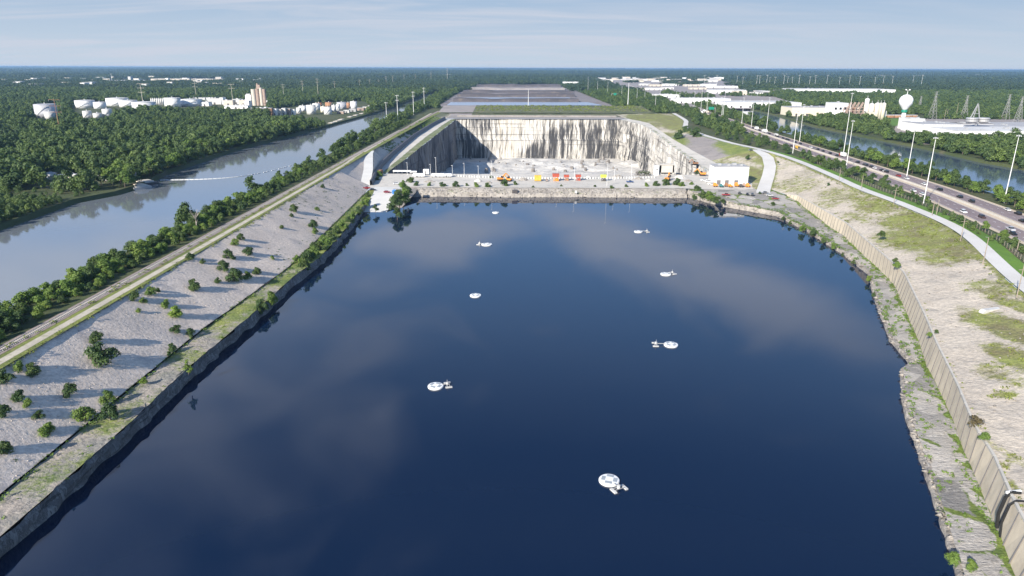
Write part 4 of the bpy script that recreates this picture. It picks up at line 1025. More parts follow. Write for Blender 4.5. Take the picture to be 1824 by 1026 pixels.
# ------------------------------------------------------------------ masts, poles, pylons
def mast(px, yb, yt, label, group='tall light masts along the motorway', w=.62):
    X, Y, h = height_at(px, yb, yt)
    t = thing('light_mast', label, 'light mast', (X, Y, 0), 0, group)
    m = MB(); m.lathe(0, 0, [(w * .52, 0), (w * .38, h * .5), (w * .22, h)], 8); m.obj('pole', 'galv', t)
    m = MB(); m.lathe(0, 0, [(.4, h - .3), (1.0, h - .1), (1.0, h + .1), (.4, h + .3)], 10); m.obj('lamp_ring', 'steel', t)
    for k in range(6):
        a = k * math.pi / 3; m = MB(); m.cyl(1.15 * math.cos(a), 1.15 * math.sin(a), h - .55, h - .1, .3, .15, 6); m.obj('lamp', 'galv', t)
masts = [(1788, 362, 241), (1645, 362, 245), (1615, 314, 233), (1502, 276, 166), (1507, 299, 215), (1424, 252, 186), (1412, 273, 199), (1365, 232, 174), (1235, 203, 163), (1248, 199, 158), (1258, 205, 167), (1287, 214, 171), (1285, 211, 180), (1321, 221, 174), (1338, 227, 185), (1203, 194, 163), (1209, 194, 166), (1167, 191, 167), (1134, 183, 158), (1148, 181, 158), (1107, 177, 154), (1082, 172, 146), (1064, 166, 145), (1047, 166, 137), (1175, 183, 160)]
ml = {(1788, 362, 241): 'tall white light mast nearest the right edge of the photo', (1645, 362, 245): 'nearest white light mast, left of the motorway barrier', (1615, 314, 233): 'tall white light mast beside the river, right of the water tower', (1502, 276, 166): 'tallest-looking white mast in front of the brown plant', (1507, 299, 215): 'white mast standing just right of the white box truck'}
n_ = 0
for q in sorted(masts, key=lambda q: -q[0]):
    if q in ml: lb = ml[q]
    else:
        lb = 'slim pale light mast along the far motorway, %s such from the right' % ORD[n_]; n_ += 1
    mast(*q, lb)
mast(1118, 192, 148, 'thick white pole standing alone right of the pit embankment', 'stout white poles', 1.5)
mast(941, 190, 160, 'single white pole in front of the grey yards beyond the pit', 'stout white poles', 1.3)
def tpole(px, yb, yt, label, z=0., arms=2, mat='galv', aw=4., group='white line poles above the hillside'):
    X, Y, h = height_at(px, yb, yt, z)
    t = thing('power_pole', label, 'power pole', (X, Y, z), 0, group)
    k = max(.4, h * .012)
    m = MB(); m.lathe(0, 0, [(k * .9, -.5), (k * .7, h * .5), (k * .45, h)], 8); m.obj('pole', mat, t)
    for i in range(arms):
        zz = h * (.97 - .17 * i); m = MB(); m.bar((-aw, 0, zz + .4), (0, 0, zz), k * .55); m.bar((0, 0, zz), (aw, 0, zz + .4), k * .55); m.obj('crossarm', mat, t)
        for sx in (-1, 1):
            m = MB(); m.cyl(sx * aw * .95, 0, zz - 1.6, zz + .3, k * .28, None, 6); m.obj('insulator', 'steel', t)
for i, q in enumerate([(689, 217, 182), (709, 218, 169), (737, 205, 163), (756, 194, 156)]):
    tpole(*q, ['nearest white line pole at the canal side, shortest of four', 'second white line pole beside the canal, tallest of four', 'third white line pole beside the canal', 'farthest white line pole, at the head of the hillside'][i], 0., 2 if i else 1, 'white_paint', 2.6)
for i, q in enumerate([(108, 240, 176), (256, 192, 148), (350, 176, 142), (416, 191, 149), (506, 176, 150), (540, 172, 144), (567, 172, 140), (597, 166, 145), (641, 160, 142), (659, 156, 141), (675, 154, 142), (688, 153, 136), (700, 152, 135), (720, 146, 133), (740, 145, 133), (768, 145, 128), (797, 146, 119)]):
    tpole(*q, 'tall power pylon with crossarms along the canal wood, %s from the left' % ORD[i], 0., 3 if i < 3 else 2, 'rust' if i < 1 else 'beige_wall', 6.5 if i < 4 else 4., 'tall power pylons beyond the canal wood')
for i, q in enumerate([(1494, 325, 299), (1534, 336, 312), (1592, 362, 334), (1660, 384, 357), (1668, 382, 355), (1711, 428, 387), (1751, 469, 423), (1811, 528, 470), (1811, 448, 428)]):
    X, Y, h = height_at(*q)
    t = thing('utility_pole', 'grey wooden utility pole beside the gravel road, %s from the left' % ORD[i] if i != 8 else 'short wooden pole among the hedge at the right edge', 'utility pole', (X, Y, 0), 0, 'wooden utility poles along the gravel road')
    m = MB(); m.lathe(0, 0, [(.2, -.5), (.17, h * .5), (.12, h)], 7); m.obj('pole', 'wood_pole', t)
    if i in (2, 5, 7): m = MB(); m.bar((-1.5, 0, h * .82), (1.5, 0, h * .82), .16); m.obj('crossarm', 'wood_pole', t)
    if i in (0, 3, 4, 6):
        m = MB(); m.bar((0, 0, h), (-1.6, -.5, h + .3), .14); m.obj('lamp_arm', 'steel', t)
plain('pylon_grey', (.30, .30, .29), .6)
def lattice(px, yb, yt, label):
    X, Y, h = height_at(px, yb, yt); w = h * .11
    t = thing('lattice_tower', label, 'pylon', (X, Y, 0), R(20), 'grey steel lattice pylons right of the water tower')
    m = MB()
    for sx in (-1, 1):
        for sy in (-1, 1): m.bar((sx * w, sy * w, 0), (sx * w * .16, sy * w * .16, h * .82), .36, .26); m.bar((sx * w * .16, sy * w * .16, h * .82), (sx * w * .16, sy * w * .16, h), .28)
    for i in range(7):
        z0 = h * .12 * i; z1 = z0 + h * .12; a = w * (1 - .84 * z0 / (h * .82)); b = w * (1 - .84 * z1 / (h * .82))
        for sy in (-1, 1):
            m.bar((-a, sy * a, z0), (b, sy * b, z1), .17); m.bar((a, sy * a, z0), (-b, sy * b, z1), .17)
            m.bar((sy * a, -a, z0), (sy * b, b, z1), .17); m.bar((sy * a, a, z0), (sy * b, -b, z1), .17)
    m.obj('lattice_body', 'pylon_grey', t)
    for zz in (.80, .9, .99):
        m = MB(); m.bar((-w * 1.2, 0, h * zz), (w * 1.2, 0, h * zz), .32); m.obj('crossarm', 'pylon_grey', t)
for q, lb in (((1660, 212, 163), 'faint lattice pylon between two bigger ones'), ((1637, 196, 171), 'small lattice pylon just right of the water tower'), ((1716, 212, 170), 'lattice pylon behind the roof gantry'), ((1790, 213, 168), 'broad lattice pylon above the warehouse at right'), ((1812, 218, 172), 'lattice pylon closest to the right edge of the photo')): lattice(*q, lb)
for i, q in enumerate([(1702, 212, 183), (1682, 212, 194), (1686, 210, 194)]): tpole(*q, ['tall bare brown pole behind the grey warehouse', 'left of two short brown poles behind the grey warehouse', 'right of two short brown poles behind the grey warehouse'][i], 0., 0, 'wood_pole', 1., 'bare poles behind the grey warehouse')
n_ = 0
for px in (1254, 1276, 1312, 1322, 1347, 1352, 1365, 1370, 1379, 1395, 1402, 1410, 1422, 1441, 1451, 1472, 1494, 1512, 1530, 1557, 1572, 1588, 1625, 1640):
    yb = 152 + 5 * rnd.random(); yt = 133 + 5 * rnd.random()
    tpole(px, yb, yt, 'thin pale pole far off toward the horizon, %s of a long row' % ORD[n_], 0., 1, 'galv', 6., 'thin pale poles far off toward the horizon'); n_ += 1
t = thing('motorway_sign', 'green overhead motorway sign above the tree tops', 'sign', U(1266, 206, 0)); hh = 13.
m = MB(); m.box(-7, -6.5, -.25, .25, 0, hh); m.box(6.5, 7, -.25, .25, 0, hh); m.bar((-7, 0, hh - 1), (7, 0, hh - 1), .4); m.bar((-7, 0, hh + 1), (7, 0, hh + 1), .4); m.obj('gantry', 'steel', t)
m = MB(); m.box(-4.6, 4.6, -.5, -.3, hh - 3.0, hh + 1.6); m.obj('sign_panel', 'green_sign', t)
t = thing('motorway_sign', 'tiny green motorway sign far along the trees', 'sign', U(1095, 178, 0)); hh = 15.
m = MB(); m.box(-9, -8.2, -.3, .3, 0, hh); m.box(8.2, 9, -.3, .3, 0, hh); m.bar((-9, 0, hh), (9, 0, hh), .8); m.obj('gantry', 'steel', t)
m = MB(); m.box(-3.6, 3.6, -.55, -.35, hh - 3.4, hh + 2.2); m.obj('sign_panel', 'green_sign', t)

# ------------------------------------------------------------------ water tower
X, Y, h = height_at(1606, 226, 168)
t = thing('water_tower', 'white water tower with green neck band and dish aerials on top', 'water tower', (X, Y, 0))
k = h / 49.
m = MB(); m.lathe(0, 0, [(6.2 * k, 0), (5. * k, 1.5 * k), (3.6 * k, 6 * k), (3.0 * k, 12 * k), (2.9 * k, 21.5 * k)], 20); m.obj('stem', 'white_paint', t, True)
m = MB(); m.lathe(0, 0, [(3.4 * k, 21.5 * k), (4.3 * k, 22.2 * k), (4.3 * k, 25. * k), (3.4 * k, 25.6 * k)], 20); m.obj('neck_band', 'green_sign', t, True)
m = MB(); m.lathe(0, 0, [(3.2 * k, 25.5 * k), (4.2 * k, 27.5 * k), (6.6 * k, 31 * k), (9.3 * k, 35 * k), (10.0 * k, 38.5 * k), (9.4 * k, 42.5 * k), (7.4 * k, 45.7 * k), (4.2 * k, 48 * k), (.5 * k, 48.8 * k)], 28); m.obj('tank', 'white_paint', t, True)
m = MB(); m.lathe(0, 0, [(9.6 * k, 37. * k), (10.15 * k, 37.4 * k), (10.1 * k, 39.4 * k), (9.6 * k, 39.8 * k)], 28)
m.f = [f for f in m.f if len(f) == 4 and (sum(m.v[i][0] for i in f) > 23 * k)]; m.obj('emblem_stripe', 'green_sign', t)
m = MB(); m.cyl(0, 0, 48.5 * k, 55 * k, .5 * k, .2 * k, 8); m.bar((-3 * k, 0, 55 * k), (3 * k, 0, 55 * k), .3 * k); m.obj('aerial_mast', 'galv', t)
for sx in (-1, 1): m = MB(); m.lathe(sx * 2.8 * k, 0, [(.2 * k, 54.6 * k), (.9 * k, 55.2 * k), (1. * k, 56.6 * k)], 8); m.obj('dish', 'white_paint', t)

# ------------------------------------------------------------------ storage tanks and industry on the left
def tank(x0, x1, yt, yb, label, mat='tank_white', group='round white storage tanks behind the canal wood', dome=False, z=0.):
    a = U(x0, yb, z); b = U(x1, yb, z); r = (b[0] - a[0]) / 2; X, Y = (a[0] + b[0]) / 2, a[1] + r * .3
    h = height_at((x0 + x1) / 2, yb, yt, z)[2]
    t = thing('storage_tank', label, 'storage tank', (X, Y, z), rnd.random(), group)
    m = MB(); m.lathe(0, 0, [(r, -.5), (r, h * .33), (r * 1.004, h * .34), (r, h * .35), (r, h)], 28); m.obj('shell', mat, t, True)
    m = MB(); m.lathe(0, 0, [(r * 1.01, h), (r * 1.01, h + .35), (r * .5, h + r * (.09 if dome else .05)), (.4, h + r * (.13 if dome else .07))], 28); m.obj('roof', 'dirty_white' if mat == 'tank_white' else mat, t)
    m = MB(); m.cyl(0, 0, h + r * .03, h + r * .07 + 1.8, .9, .7, 8); m.obj('roof_vent', 'dirty_white', t)
    m = MB()
    for i in range(14):
        a0, a1 = -2.2 + i * .1, -2.1 + i * .1; m.bar(((r + .6) * math.cos(a0), (r + .6) * math.sin(a0), h * i / 14), ((r + .6) * math.cos(a1), (r + .6) * math.sin(a1), h * (i + 1) / 14), .45)
    m.obj('stair', 'steel', t)
plain('streaked', (.52, .52, .55), .6, var=.35, vs=.12)
tank(63, 99, 186, 209, 'streaked grey tank standing farthest left, beside a rusty pylon', 'streaked')
tank(80, 97, 199, 213, 'small cream tank in front of the farthest left tank', 'dirty_white')
tank(134, 167, 179, 192.5, 'wide white tank at the left end of the big tank cluster')
tank(167, 188, 182, 193.5, 'white tank touching the right side of the leftmost wide tank')
tank(189, 227, 175, 188.5, 'broad white tank standing tallest in the left cluster')
tank(212, 243, 179, 190.5, 'white tank before the tallest tank of the left cluster')
tank(235, 275, 182, 193.5, 'long low white tank behind the second pylon')
tank(148, 163, 198, 211, 'short cream tank, left of three small ones in front', 'dirty_white')
tank(166, 181, 202, 211, 'lowest cream tank between two taller small ones', 'dirty_white')
tank(183, 199, 194.5, 210, 'tallest of the three small cream tanks in front', 'dirty_white')
tank(293, 321, 174.5, 191, 'white tank with a darker ring around its lower half')
tank(319, 357, 177, 189, 'widest white tank, just right of the ringed one')
for i in range(7): tank(269 + i * 3.4, 271.8 + i * 3.4, 176, 187, 'slim white silo in the row between the two tank clusters', 'dirty_white', 'row of slim white silos')
g2 = 'pale storage tanks by the canal quay'
for q in ((528, 537, 192, 202.5, 'small white tank at the left end of the quay tanks', 'dirty_white'), (533, 546, 188.5, 198, 'white tank behind the small end tank of the quay', 'tank_white'), (546, 563, 187.5, 203.5, 'grey-banded tank in the middle of the quay tanks', 'dirty_white'), (557, 570, 184.5, 196, 'white tank behind the grey-banded one', 'tank_white'), (571, 581, 190, 200, 'short cream tank with rusty top on the quay', 'cream'), (577, 591, 191, 204, 'white tank near the front of the quay', 'tank_white'), (591, 599, 187.5, 199, 'slim grey-shadowed tank on the quay', 'dirty_white'), (599, 606, 186, 197, 'slimmest white tank on the quay', 'tank_white'), (600, 617, 182.5, 194.5, 'large pale blue-white tank on the quay', 'streaked'), (616, 625, 183, 192.5, 'rust-brown tank between two white ones on the quay', 'rust'), (624, 636, 181, 194, 'tall white tank at the right end of the quay', 'tank_white'), (579, 592, 182.5, 190, 'rusty tank at the back of the quay', 'rust'), (561, 574, 183.5, 190, 'second rusty tank at the back of the quay', 'rust')): tank(*q[:5], q[5], g2)
# the tall grain elevator
X0, Y0, h = height_at(463, 188, 155)
s0 = P(X0, Y0, 0)[2]
t = thing('grain_elevator', 'tall brown and cream silo tower on the left skyline', 'silo tower', (X0, Y0, 0))
for x0, x1, yt, mt in ((-13, -5, 159, 'beige_wall'), (-5, 1.5, 158, 'brown_wall'), (1.5, 7, 156, 'beige_wall'), (7, 13, 158.5, 'brown_wall')):
    hh = height_at(463, 188, yt)[2]; m = MB(); c = (x0 + x1) / 2 / s0; r = (x1 - x0) / 2 / s0
    m.cyl(c, 0, 0, hh, r * 1.02, None, 16); m.obj('silo', mt, t)
m = MB(); hh = height_at(463, 188, 151)[2]; m.box(-2.5 / s0, 4 / s0, -3, 3, h * .9, hh, .95); m.box(-2 / s0, 0, -2, 2, hh, hh + 3); m.obj('head_house', 'brown_wall', t)
m = MB(); hh = height_at(463, 188, 169)[2]; m.box(-23 / s0, -13 / s0, -5, 4, 0, hh, .98); m.obj('side_block', 'white_paint', t)
m = MB(); m.box(-22 / s0, -14 / s0, -4, 3, hh, hh + 2.5, .9); m.obj('side_block_roof', 'roof_grey', t)
m = MB(); m.cyl(15 / s0, -3, 0, h * .28, 2, None, 10); m.obj('white_silo', 'white_paint', t)
def shed(x0, x1, yb, yt, depth, label, wall='dirty_white', roof='roof_grey', group=None, cat='building', rise=.0, name='industrial_building', doors=0, rz=0., wins=0, z=0.):
    a = U(x0, yb, z); b = U(x1, yb, z); X, Y = (a[0] + b[0]) / 2, (a[1] + b[1]) / 2; w = (b[0] - a[0]) / 2
    h = height_at((x0 + x1) / 2, yb, yt, z)[2]
    t = thing(name, label, cat, (X, Y, z), rz, group)
    m = MB(); m.box(-w, w, 0, depth, -.5, h); m.obj('wall', wall, t)
    m = MB()
    if rise: m.side([(-w - .3, h), (w + .3, h), (w * .05, h + rise), (-w * .05, h + rise)], -.3, depth + .3)
    else:
        m.box(-w - .2, w + .2, -.2, depth + .2, h + .01, h + .5); 
    rf = m.obj('roof', roof, t)
    if not rise and w > 8:
        for i in range(int(w / 7) + 1):
            m = MB(); xx = (rnd.random() * 1.7 - .85) * w; yy = depth * (.15 + .7 * rnd.random()); q = 1 + rnd.random()
            m.box(xx - q, xx + q, yy - q, yy + q, h + .5, h + 1.6 + rnd.random(), .9); m.obj('roof_unit', 'steel', rf)
    for i in range(doors):
        xx = -w + 2 * w * (i + .5) / doors; m = MB(); m.box(xx - min(2, w * .3), xx + min(2, w * .3), -.12, 0., 0, min(4.2, h * .6)); m.obj('door', 'dark_steel', t)
    for i in range(wins):
        xx = -w + 2 * w * (i + .5) / wins; m = MB(); m.box(xx - w / wins * .5, xx + w / wins * .5, -.08, 0., h * .6, h * .75); m.obj('window', 'glass_dark', t)
    return t
gi = 'small industrial buildings among the left tanks'
for i, q in enumerate([(357, 372, 189, 182), (370, 395, 186, 175.5), (392, 398, 186, 174), (398, 415, 188, 179), (414, 428, 186, 177), (426, 441, 188, 178.5), (436, 444, 190, 180), (340, 366, 178, 174), (366, 385, 178, 174)]):
    shed(q[0], q[1], q[2], q[3], 18, ['low white shed right of the widest tank', 'grey process block right of the tanks', 'slim white tower block among the left works', 'wide pale works shed below the pylon', 'grey works block left of the silo tower', 'pale building left of the silo tower', 'small white building at the foot of the silo tower', 'long low roof behind the widest tank', 'second long low roof behind the tanks'][i], ['white_paint', 'dirty_white', 'white_paint', 'beige_wall', 'dirty_white', 'beige_wall', 'white_paint', 'roof_white', 'dirty_white'][i], 'roof_grey', gi, doors=1)
shed(398, 442, 193.5, 188.5, 16, 'long white-roofed shed below the silo tower', 'white_paint', 'roof_white', gi, doors=3)
shed(442, 476, 199, 193, 20, 'dark low shed at the foot of the silo tower', 'roof_dark', 'roof_grey', gi)
for i in range(6): shed(478 + i * 8, 485 + i * 8, 207 - i * .5, 193 + (i % 3), 8, 'pale process vessel house in the row left of the quay tanks, %s from left' % ORD[i], ['rust', 'white_paint', 'beige_wall', 'dirty_white', 'brown_wall', 'white_paint'][i], 'roof_grey', 'row of process buildings left of the quay tanks', doors=1)
for i, q in enumerate([(600, 612, 203), (612, 622, 201), (622, 634, 199), (636, 648, 197), (646, 656, 195), (655, 665, 193)]):
    shed(q[0], q[1], q[2], q[2] - 4.5, 10, 'low grey quay shed at the water edge, %s from the left' % ORD[i], ['brown_wall', 'dirty_white', 'steel', 'brown_wall', 'beige_wall', 'white_paint'][i], 'roof_grey', 'low sheds along the canal quay', doors=1)
def barge(px, py, L, label, mat='rust', rz=1.55, group='barges moored along the canal quay', z=-2.6):
    X, Y, _ = U(px, py, z)
    t = thing('barge', label, 'barge', (X, Y, z), rz, group); w = 4.5
    m = MB(); m.side([(-L / 2, .4), (-L / 2 + 2, -.6), (L / 2 - 2, -.6), (L / 2, .4), (L / 2, 1.6), (-L / 2, 1.6)], -w, w); m.obj('hull', mat, t)
    m = MB(); m.box(-L / 2 + 2, L / 2 - 2, -w + .8, w - .8, 1.6, 2.6, .97); m.obj('hatch_coaming', 'steel', t)
    m = MB(); m.box(-L / 2 + 3, L / 2 - 3, -w + 1.2, w - 1.2, 2.6, 3.2, .9); m.obj('cargo_cover', 'beige_wall', t)
for i, (px, py) in enumerate([(591, 222), (600, 219), (608, 216), (624, 211), (634, 208), (645, 205), (652, 202)]): barge(px, py, 26, 'rusty barge moored at the canal quay, %s from the left' % ORD[i], 'brown_wall' if i % 2 else 'rust')
# wharf on the wooded bank
for i, (px, py, w_, h_, mt) in enumerate([(85, 317, 9, 3, 'white_paint'), (103, 320, 9, 2.5, 'cream'), (122, 319, 8, 3, 'cream'), (140, 319, 10, 3, 'dirty_white'), (158, 319, 7, 2.5, 'cream'), (197, 321, 9, 5, 'steel'), (211, 320, 10, 4.5, 'cream'), (228, 319, 9, 4, 'dirty_white'), (182, 318, 3, 4, 'white_paint')]):
    X, Y, _ = U(px, py, 0); t = thing('wharf_shed', 'low pale wharf building in a clearing of the canal wood, %s from the left' % ORD[sorted([85, 103, 122, 140, 158, 197, 211, 228, 182]).index(px)], 'shed', (X, Y, 0), R(-8), 'low wharf buildings in the canal wood')
    m = MB(); m.box(-w_ / 2, w_ / 2, -3, 4, -.3, h_); m.obj('wall', mt, t)
    m = MB(); m.side([(-w_ / 2 - .3, h_), (w_ / 2 + .3, h_), (0, h_ + 1.1)], -3.3, 4.3); m.obj('roof', 'roof_white' if i % 2 else 'roof_grey', t)
    m = MB(); m.box(-1, 1, -3.1, -3., 0, min(2.3, h_ * .8)); m.obj('door', 'dark_steel', t)
barge(256, 329, 16, 'dark work barge tied up at the wooded bank', 'dark_steel', .9, 'work barges at the wooded bank')
barge(250, 336, 12, 'smaller steel work barge nearest the wooded bank', 'steel', .9, 'work barges at the wooded bank')
# ------------------------------------------------------------------ right bank industry
gR = 'industrial buildings beyond the river'
shed(1705, 1900, 254, 234, 60, 'long white warehouse at the right edge with dark loading door', 'white_paint', 'roof_white', gR, doors=5, wins=9)
shed(1715, 1900, 232, 226, 80, 'upper white storey set back on the long warehouse at the right edge', 'white_paint', 'roof_grey', gR, wins=8)
shed(1643, 1712, 238, 222, 50, 'grey-roofed white shed behind the teal containers', 'white_paint', 'roof_grey', gR, doors=3)
shed(1620, 1644, 232, 212, 30, 'white block with open frame beside the water tower', 'white_paint', 'roof_white', gR, doors=1, wins=2)
t = shed(1714, 1768, 228, 221, 30, 'low white plant room carrying two roof tanks and a gantry', 'white_paint', 'roof_dark', gR)
for i, px in enumerate((1730, 1750)):
    X, Y, _ = U(px, 222, 8); tk = thing('roof_tank', ['left wide grey roof tank under the gantry', 'right wide grey roof tank under the gantry'][i], 'tank', (X, Y, 11), 0, 'wide grey tanks on the plant room roof')
    m = MB(); m.lathe(0, 0, [(6, 0), (7.5, 1), (7.5, 5), (6.8, 6)], 20); m.obj('shell', 'steel', tk); m = MB(); m.lathe(0, 0, [(7.8, 3.8), (8, 4), (7.8, 4.2)], 20); m.obj('walkway', 'dark_steel', tk)
X, Y, _ = U(1735, 222, 8); t = thing('roof_gantry', 'tripod of steel beams rising over the roof tanks', 'gantry', (X, Y, 10))
m = MB(); m.bar((-9, 0, 0), (0, 0, 25), .9); m.bar((7, 0, 0), (0, 0, 25), .9); m.bar((0, 6, 0), (0, 0, 25), .9); m.bar((-5, 0, 12), (4, 0, 12), .5); m.obj('beam', 'steel', t)
for i, (x0, x1, y) in enumerate(((1650, 1668, 245), (1668, 1684, 247), (1684, 1697, 248))):
    a = U(x0, y, 0); b = U(x1, y, 0); t = thing('shipping_container', 'dark teal container in front of the grey-roofed shed, %s from the left' % ORD[i], 'container', (a[0], a[1], 0), 0, 'dark teal containers beyond the river')
    w = b[0] - a[0]; m = MB(); m.box(0, w - .5, 0, 9, .2, 5.2); m.obj('body', 'teal_paint', t)
    m = MB()
    for k in range(10): m.box(.5 + k * (w - 1.5) / 9, .8 + k * (w - 1.5) / 9, -.15, 0, .4, 5.); 
    m.obj('ribs', 'teal_paint', t)
# factory with brown steel tower and silos
shed(1482, 1507, 213, 184, 30, 'white factory block left of the brown steel plant', 'white_paint', 'roof_white', gR, doors=1, wins=3)
shed(1410, 1483, 207, 192, 50, 'long beige factory hall with grey roof behind river trees', 'cream', 'roof_grey', gR, doors=4)
shed(1463, 1508, 214, 206, 20, 'low cream wall building at the foot of the white factory', 'cream', 'roof_white', gR)
X, Y, h = height_at(1521, 216, 182); s0 = P(X, Y, 0)[2]
t = thing('process_tower', 'brown steel frame plant full of pipes beside the silos', 'plant', (X, Y, 0)); w = 14 / s0
m = MB()
for i in range(5):
    for j in (0, 14): m.bar((-w + 2 * w * i / 4, j, 0), (-w + 2 * w * i / 4, j, h * (.7 + .08 * (i % 3))), 1.)
for k in range(1, 6): m.bar((-w, 0, h * k / 7), (w, 0, h * k / 7), .8); m.bar((-w, 14, h * k / 7), (w, 14, h * k / 7), .8)
for i in range(5): m.bar((-w + 2 * w * i / 4, -.3, h * 3 / 7), (-w + 2 * w * i / 4, 14.3, h * 3 / 7), .7)
for i in range(4): m.bar((-w + 2 * w * i / 4, 0, h * .1), (-w + 2 * w * (i + 1) / 4, 0, h * .6), .7)
m.obj('steel_frame', 'brown_wall', t)
for i in range(4):
    m = MB(); xx = -w * .8 + i * w * .5; m.bar((xx - 3, 5, h * .45), (xx + 4, 5, h * .98), 2.4); m.obj('duct', 'brown_wall', t)
for i in range(3): m = MB(); m.cyl(-w * .6 + i * w * .55, 8, 0, h * .75, 3.2, None, 12); m.obj('vessel', 'rust' if i == 1 else 'beige_wall', t)
for i, (x0, x1, yt, mt, lb) in enumerate(((1539, 1548, 186, 'cream', 'left of two front cream silos by the brown plant'), (1547, 1557, 186, 'cream', 'right of two front cream silos by the brown plant'), (1558, 1566, 184.5, 'cream', 'first tall silo of the right trio'), (1565, 1571, 184.5, 'beige_wall', 'middle greyish silo of the right trio'), (1570, 1577, 184.5, 'cream', 'last tall silo of the right trio'), (1546, 1553, 177, 'white_paint', 'white domed silo rising behind the cream silos'))):
    a = U(x0, 214, 0); b = U(x1, 214, 0); r = (b[0] - a[0]) / 2; hh = height_at((x0 + x1) / 2, 214, yt)[2]
    t = thing('silo', lb, 'silo', ((a[0] + b[0]) / 2, a[1] + (18 if i == 5 else 6), 0), 0, 'cream silos beyond the river')
    m = MB(); m.lathe(0, 0, [(r, 0), (r, hh * .5), (r * 1.01, hh * .51), (r, hh)], 20); m.obj('shell', mt, t, True); m = MB(); m.lathe(0, 0, [(r * 1.03, hh), (r * .3, hh + r * .4), (.3, hh + r * .45)], 20); m.obj('roof', 'dirty_white', t)
    m = MB(); m.bar((0, 0, hh + r * .3), (0, 0, hh + r * .3 + 4), .6); m.obj('vent', 'steel', t)
shed(1540, 1556, 215, 200, 6, 'cream block under the two front silos', 'cream', 'roof_grey', gR)
shed(1556, 1577, 213, 198, 6, 'pale block with dark doorway under the right silos', 'dirty_white', 'roof_grey', gR, doors=2)
for i, (x0, x1) in enumerate(((1580, 1592), (1594, 1606), (1608, 1624), (1626, 1634))): shed(x0, x1, 209.5, 205.5, 10, 'salmon-pink low store behind the lawn by the water tower, %s from left' % ORD[i], 'rust' if i % 2 else 'red_paint' if False else 'rust', 'roof_white', 'salmon-pink stores near the water tower')
sheet('factory_lawn', 'lawn', quad_px(1545, 1625, 211, 224, 1560, 1632, .3), .3, 'bright lawn between the silos and the water tower', 'lawn')
sheet('factory_yard', 'yard', [U(a, b, .2) for a, b in ((1646, 257), (1900, 268), (1900, 212), (1600, 212), (1592, 234))], .2, 'pale yard around the buildings beyond the river', 'yard')
sheet('industrial_yard', 'yard', quad_px(1150, 1480, 140, 194, 1060, 1420, .2), .2, 'pale yards of the industrial district', 'yard')
# big white warehouse
gW = 'large white warehouses of the industrial district'
shed(1296, 1425, 192, 183, 90, 'biggest white warehouse, long front behind the light masts', 'white_paint', 'roof_white', gW, doors=8)
shed(1205, 1300, 184, 176, 60, 'white warehouse joined to the left of the biggest one', 'white_paint', 'roof_white', gW, doors=5)
shed(1165, 1212, 174, 168.5, 60, 'grey-roofed white warehouse behind the motorway trees', 'white_paint', 'roof_grey', gW, doors=3)
shed(1268, 1328, 166.5, 160.5, 60, 'beige-fronted white warehouse above the biggest one', 'white_paint', 'roof_white', gW, doors=3)
shed(1308, 1330, 169, 162, 30, 'beige brick block beside the upper white warehouse', 'beige_wall', 'roof_grey', gW, doors=1)
shed(1418, 1590, 167, 159.5, 120, 'very long flat white warehouse far behind the brown plant', 'white_paint', 'roof_white', gW, doors=8)
shed(1653, 1680, 157.5, 153.5, 90, 'left half of the far white depot above the pylons', 'white_paint', 'roof_white', gW)
shed(1680, 1729, 156, 152.3, 90, 'right half of the far white depot with a small spire', 'white_paint', 'roof_white', gW)
shed(1003, 1030, 154, 146, 40, 'open-framed white building left of the industrial district', 'white_paint', 'roof_white', gW, doors=3)
for i, q in enumerate([(1140, 1158, 152.5), (1158, 1180, 154), (1181, 1205, 153), (1205, 1216, 153), (1220, 1247, 154), (1250, 1275, 153.5), (1122, 1131, 159), (1135, 1150, 160), (1152, 1178, 160.5), (1180, 1200, 159), (1230, 1258, 159.5), (1262, 1318, 157)]):
    shed(q[0], q[1], q[2], q[2] - 3.6, 36, 'flat white-walled works in the middle of the industrial district, %s along' % ORD[i], ['dirty_white', 'beige_wall', 'white_paint'][i % 3], ['roof_grey', 'roof_dark', 'roof_white'][i % 3], 'flat works in the industrial district', doors=3)
# ------------------------------------------------------------------ specks of far buildings
def far_b(px, py, w, h, d, label, group, wall, roof):
    X, Y, _ = U(px, py, 0)
    t = thing('far_building', label, 'building', (X, Y, 0), rnd.random() * .3 - .15, group)
    m = MB(); m.box(-w / 2, w / 2, 0, d, 0, h); m.obj('wall', wall, t)
    m = MB(); m.box(-w / 2 - 1, w / 2 + 1, -1, d + 1, h + .05, h + 1.2, .97); m.obj('roof', roof, t)
for i in range(70):
    px = 1055 + rnd.random() * 240; py = 139.5 + rnd.random() * 8.5
    far_b(px, py, 20 + 60 * rnd.random(), 8 + 8 * rnd.random(), 20 + 30 * rnd.random(), 'tiny pale building in the hazy far industrial district', 'tiny far industrial buildings', rnd.choice(['white_paint', 'dirty_white', 'beige_wall', 'cream']), rnd.choice(['roof_white', 'roof_grey', 'roof_grey', 'roof_dark']))
for i in range(26):
    px = 1330 + rnd.random() * 90; py = 155 + rnd.random() * 15
    far_b(px, py, 12 + 22 * rnd.random(), 6 + 6 * rnd.random(), 20 + 20 * rnd.random(), 'small pale building among trees right of the white warehouses', 'small buildings right of the white warehouses', rnd.choice(['white_paint', 'dirty_white', 'beige_wall', 'rust']), rnd.choice(['roof_white', 'roof_grey', 'roof_dark']))
for i in range(70):
    px = 5 + rnd.random() * 470; py = 130 + rnd.random() * 28
    far_b(px, py, 12 + 30 * rnd.random(), 14 + 4 * rnd.random(), 14 + 20 * rnd.random(), 'pale house roof showing among the far trees at left', 'house roofs among the far trees at left', rnd.choice(['white_paint', 'dirty_white', 'beige_wall']), rnd.choice(['roof_white', 'roof_grey', 'beige_wall']))
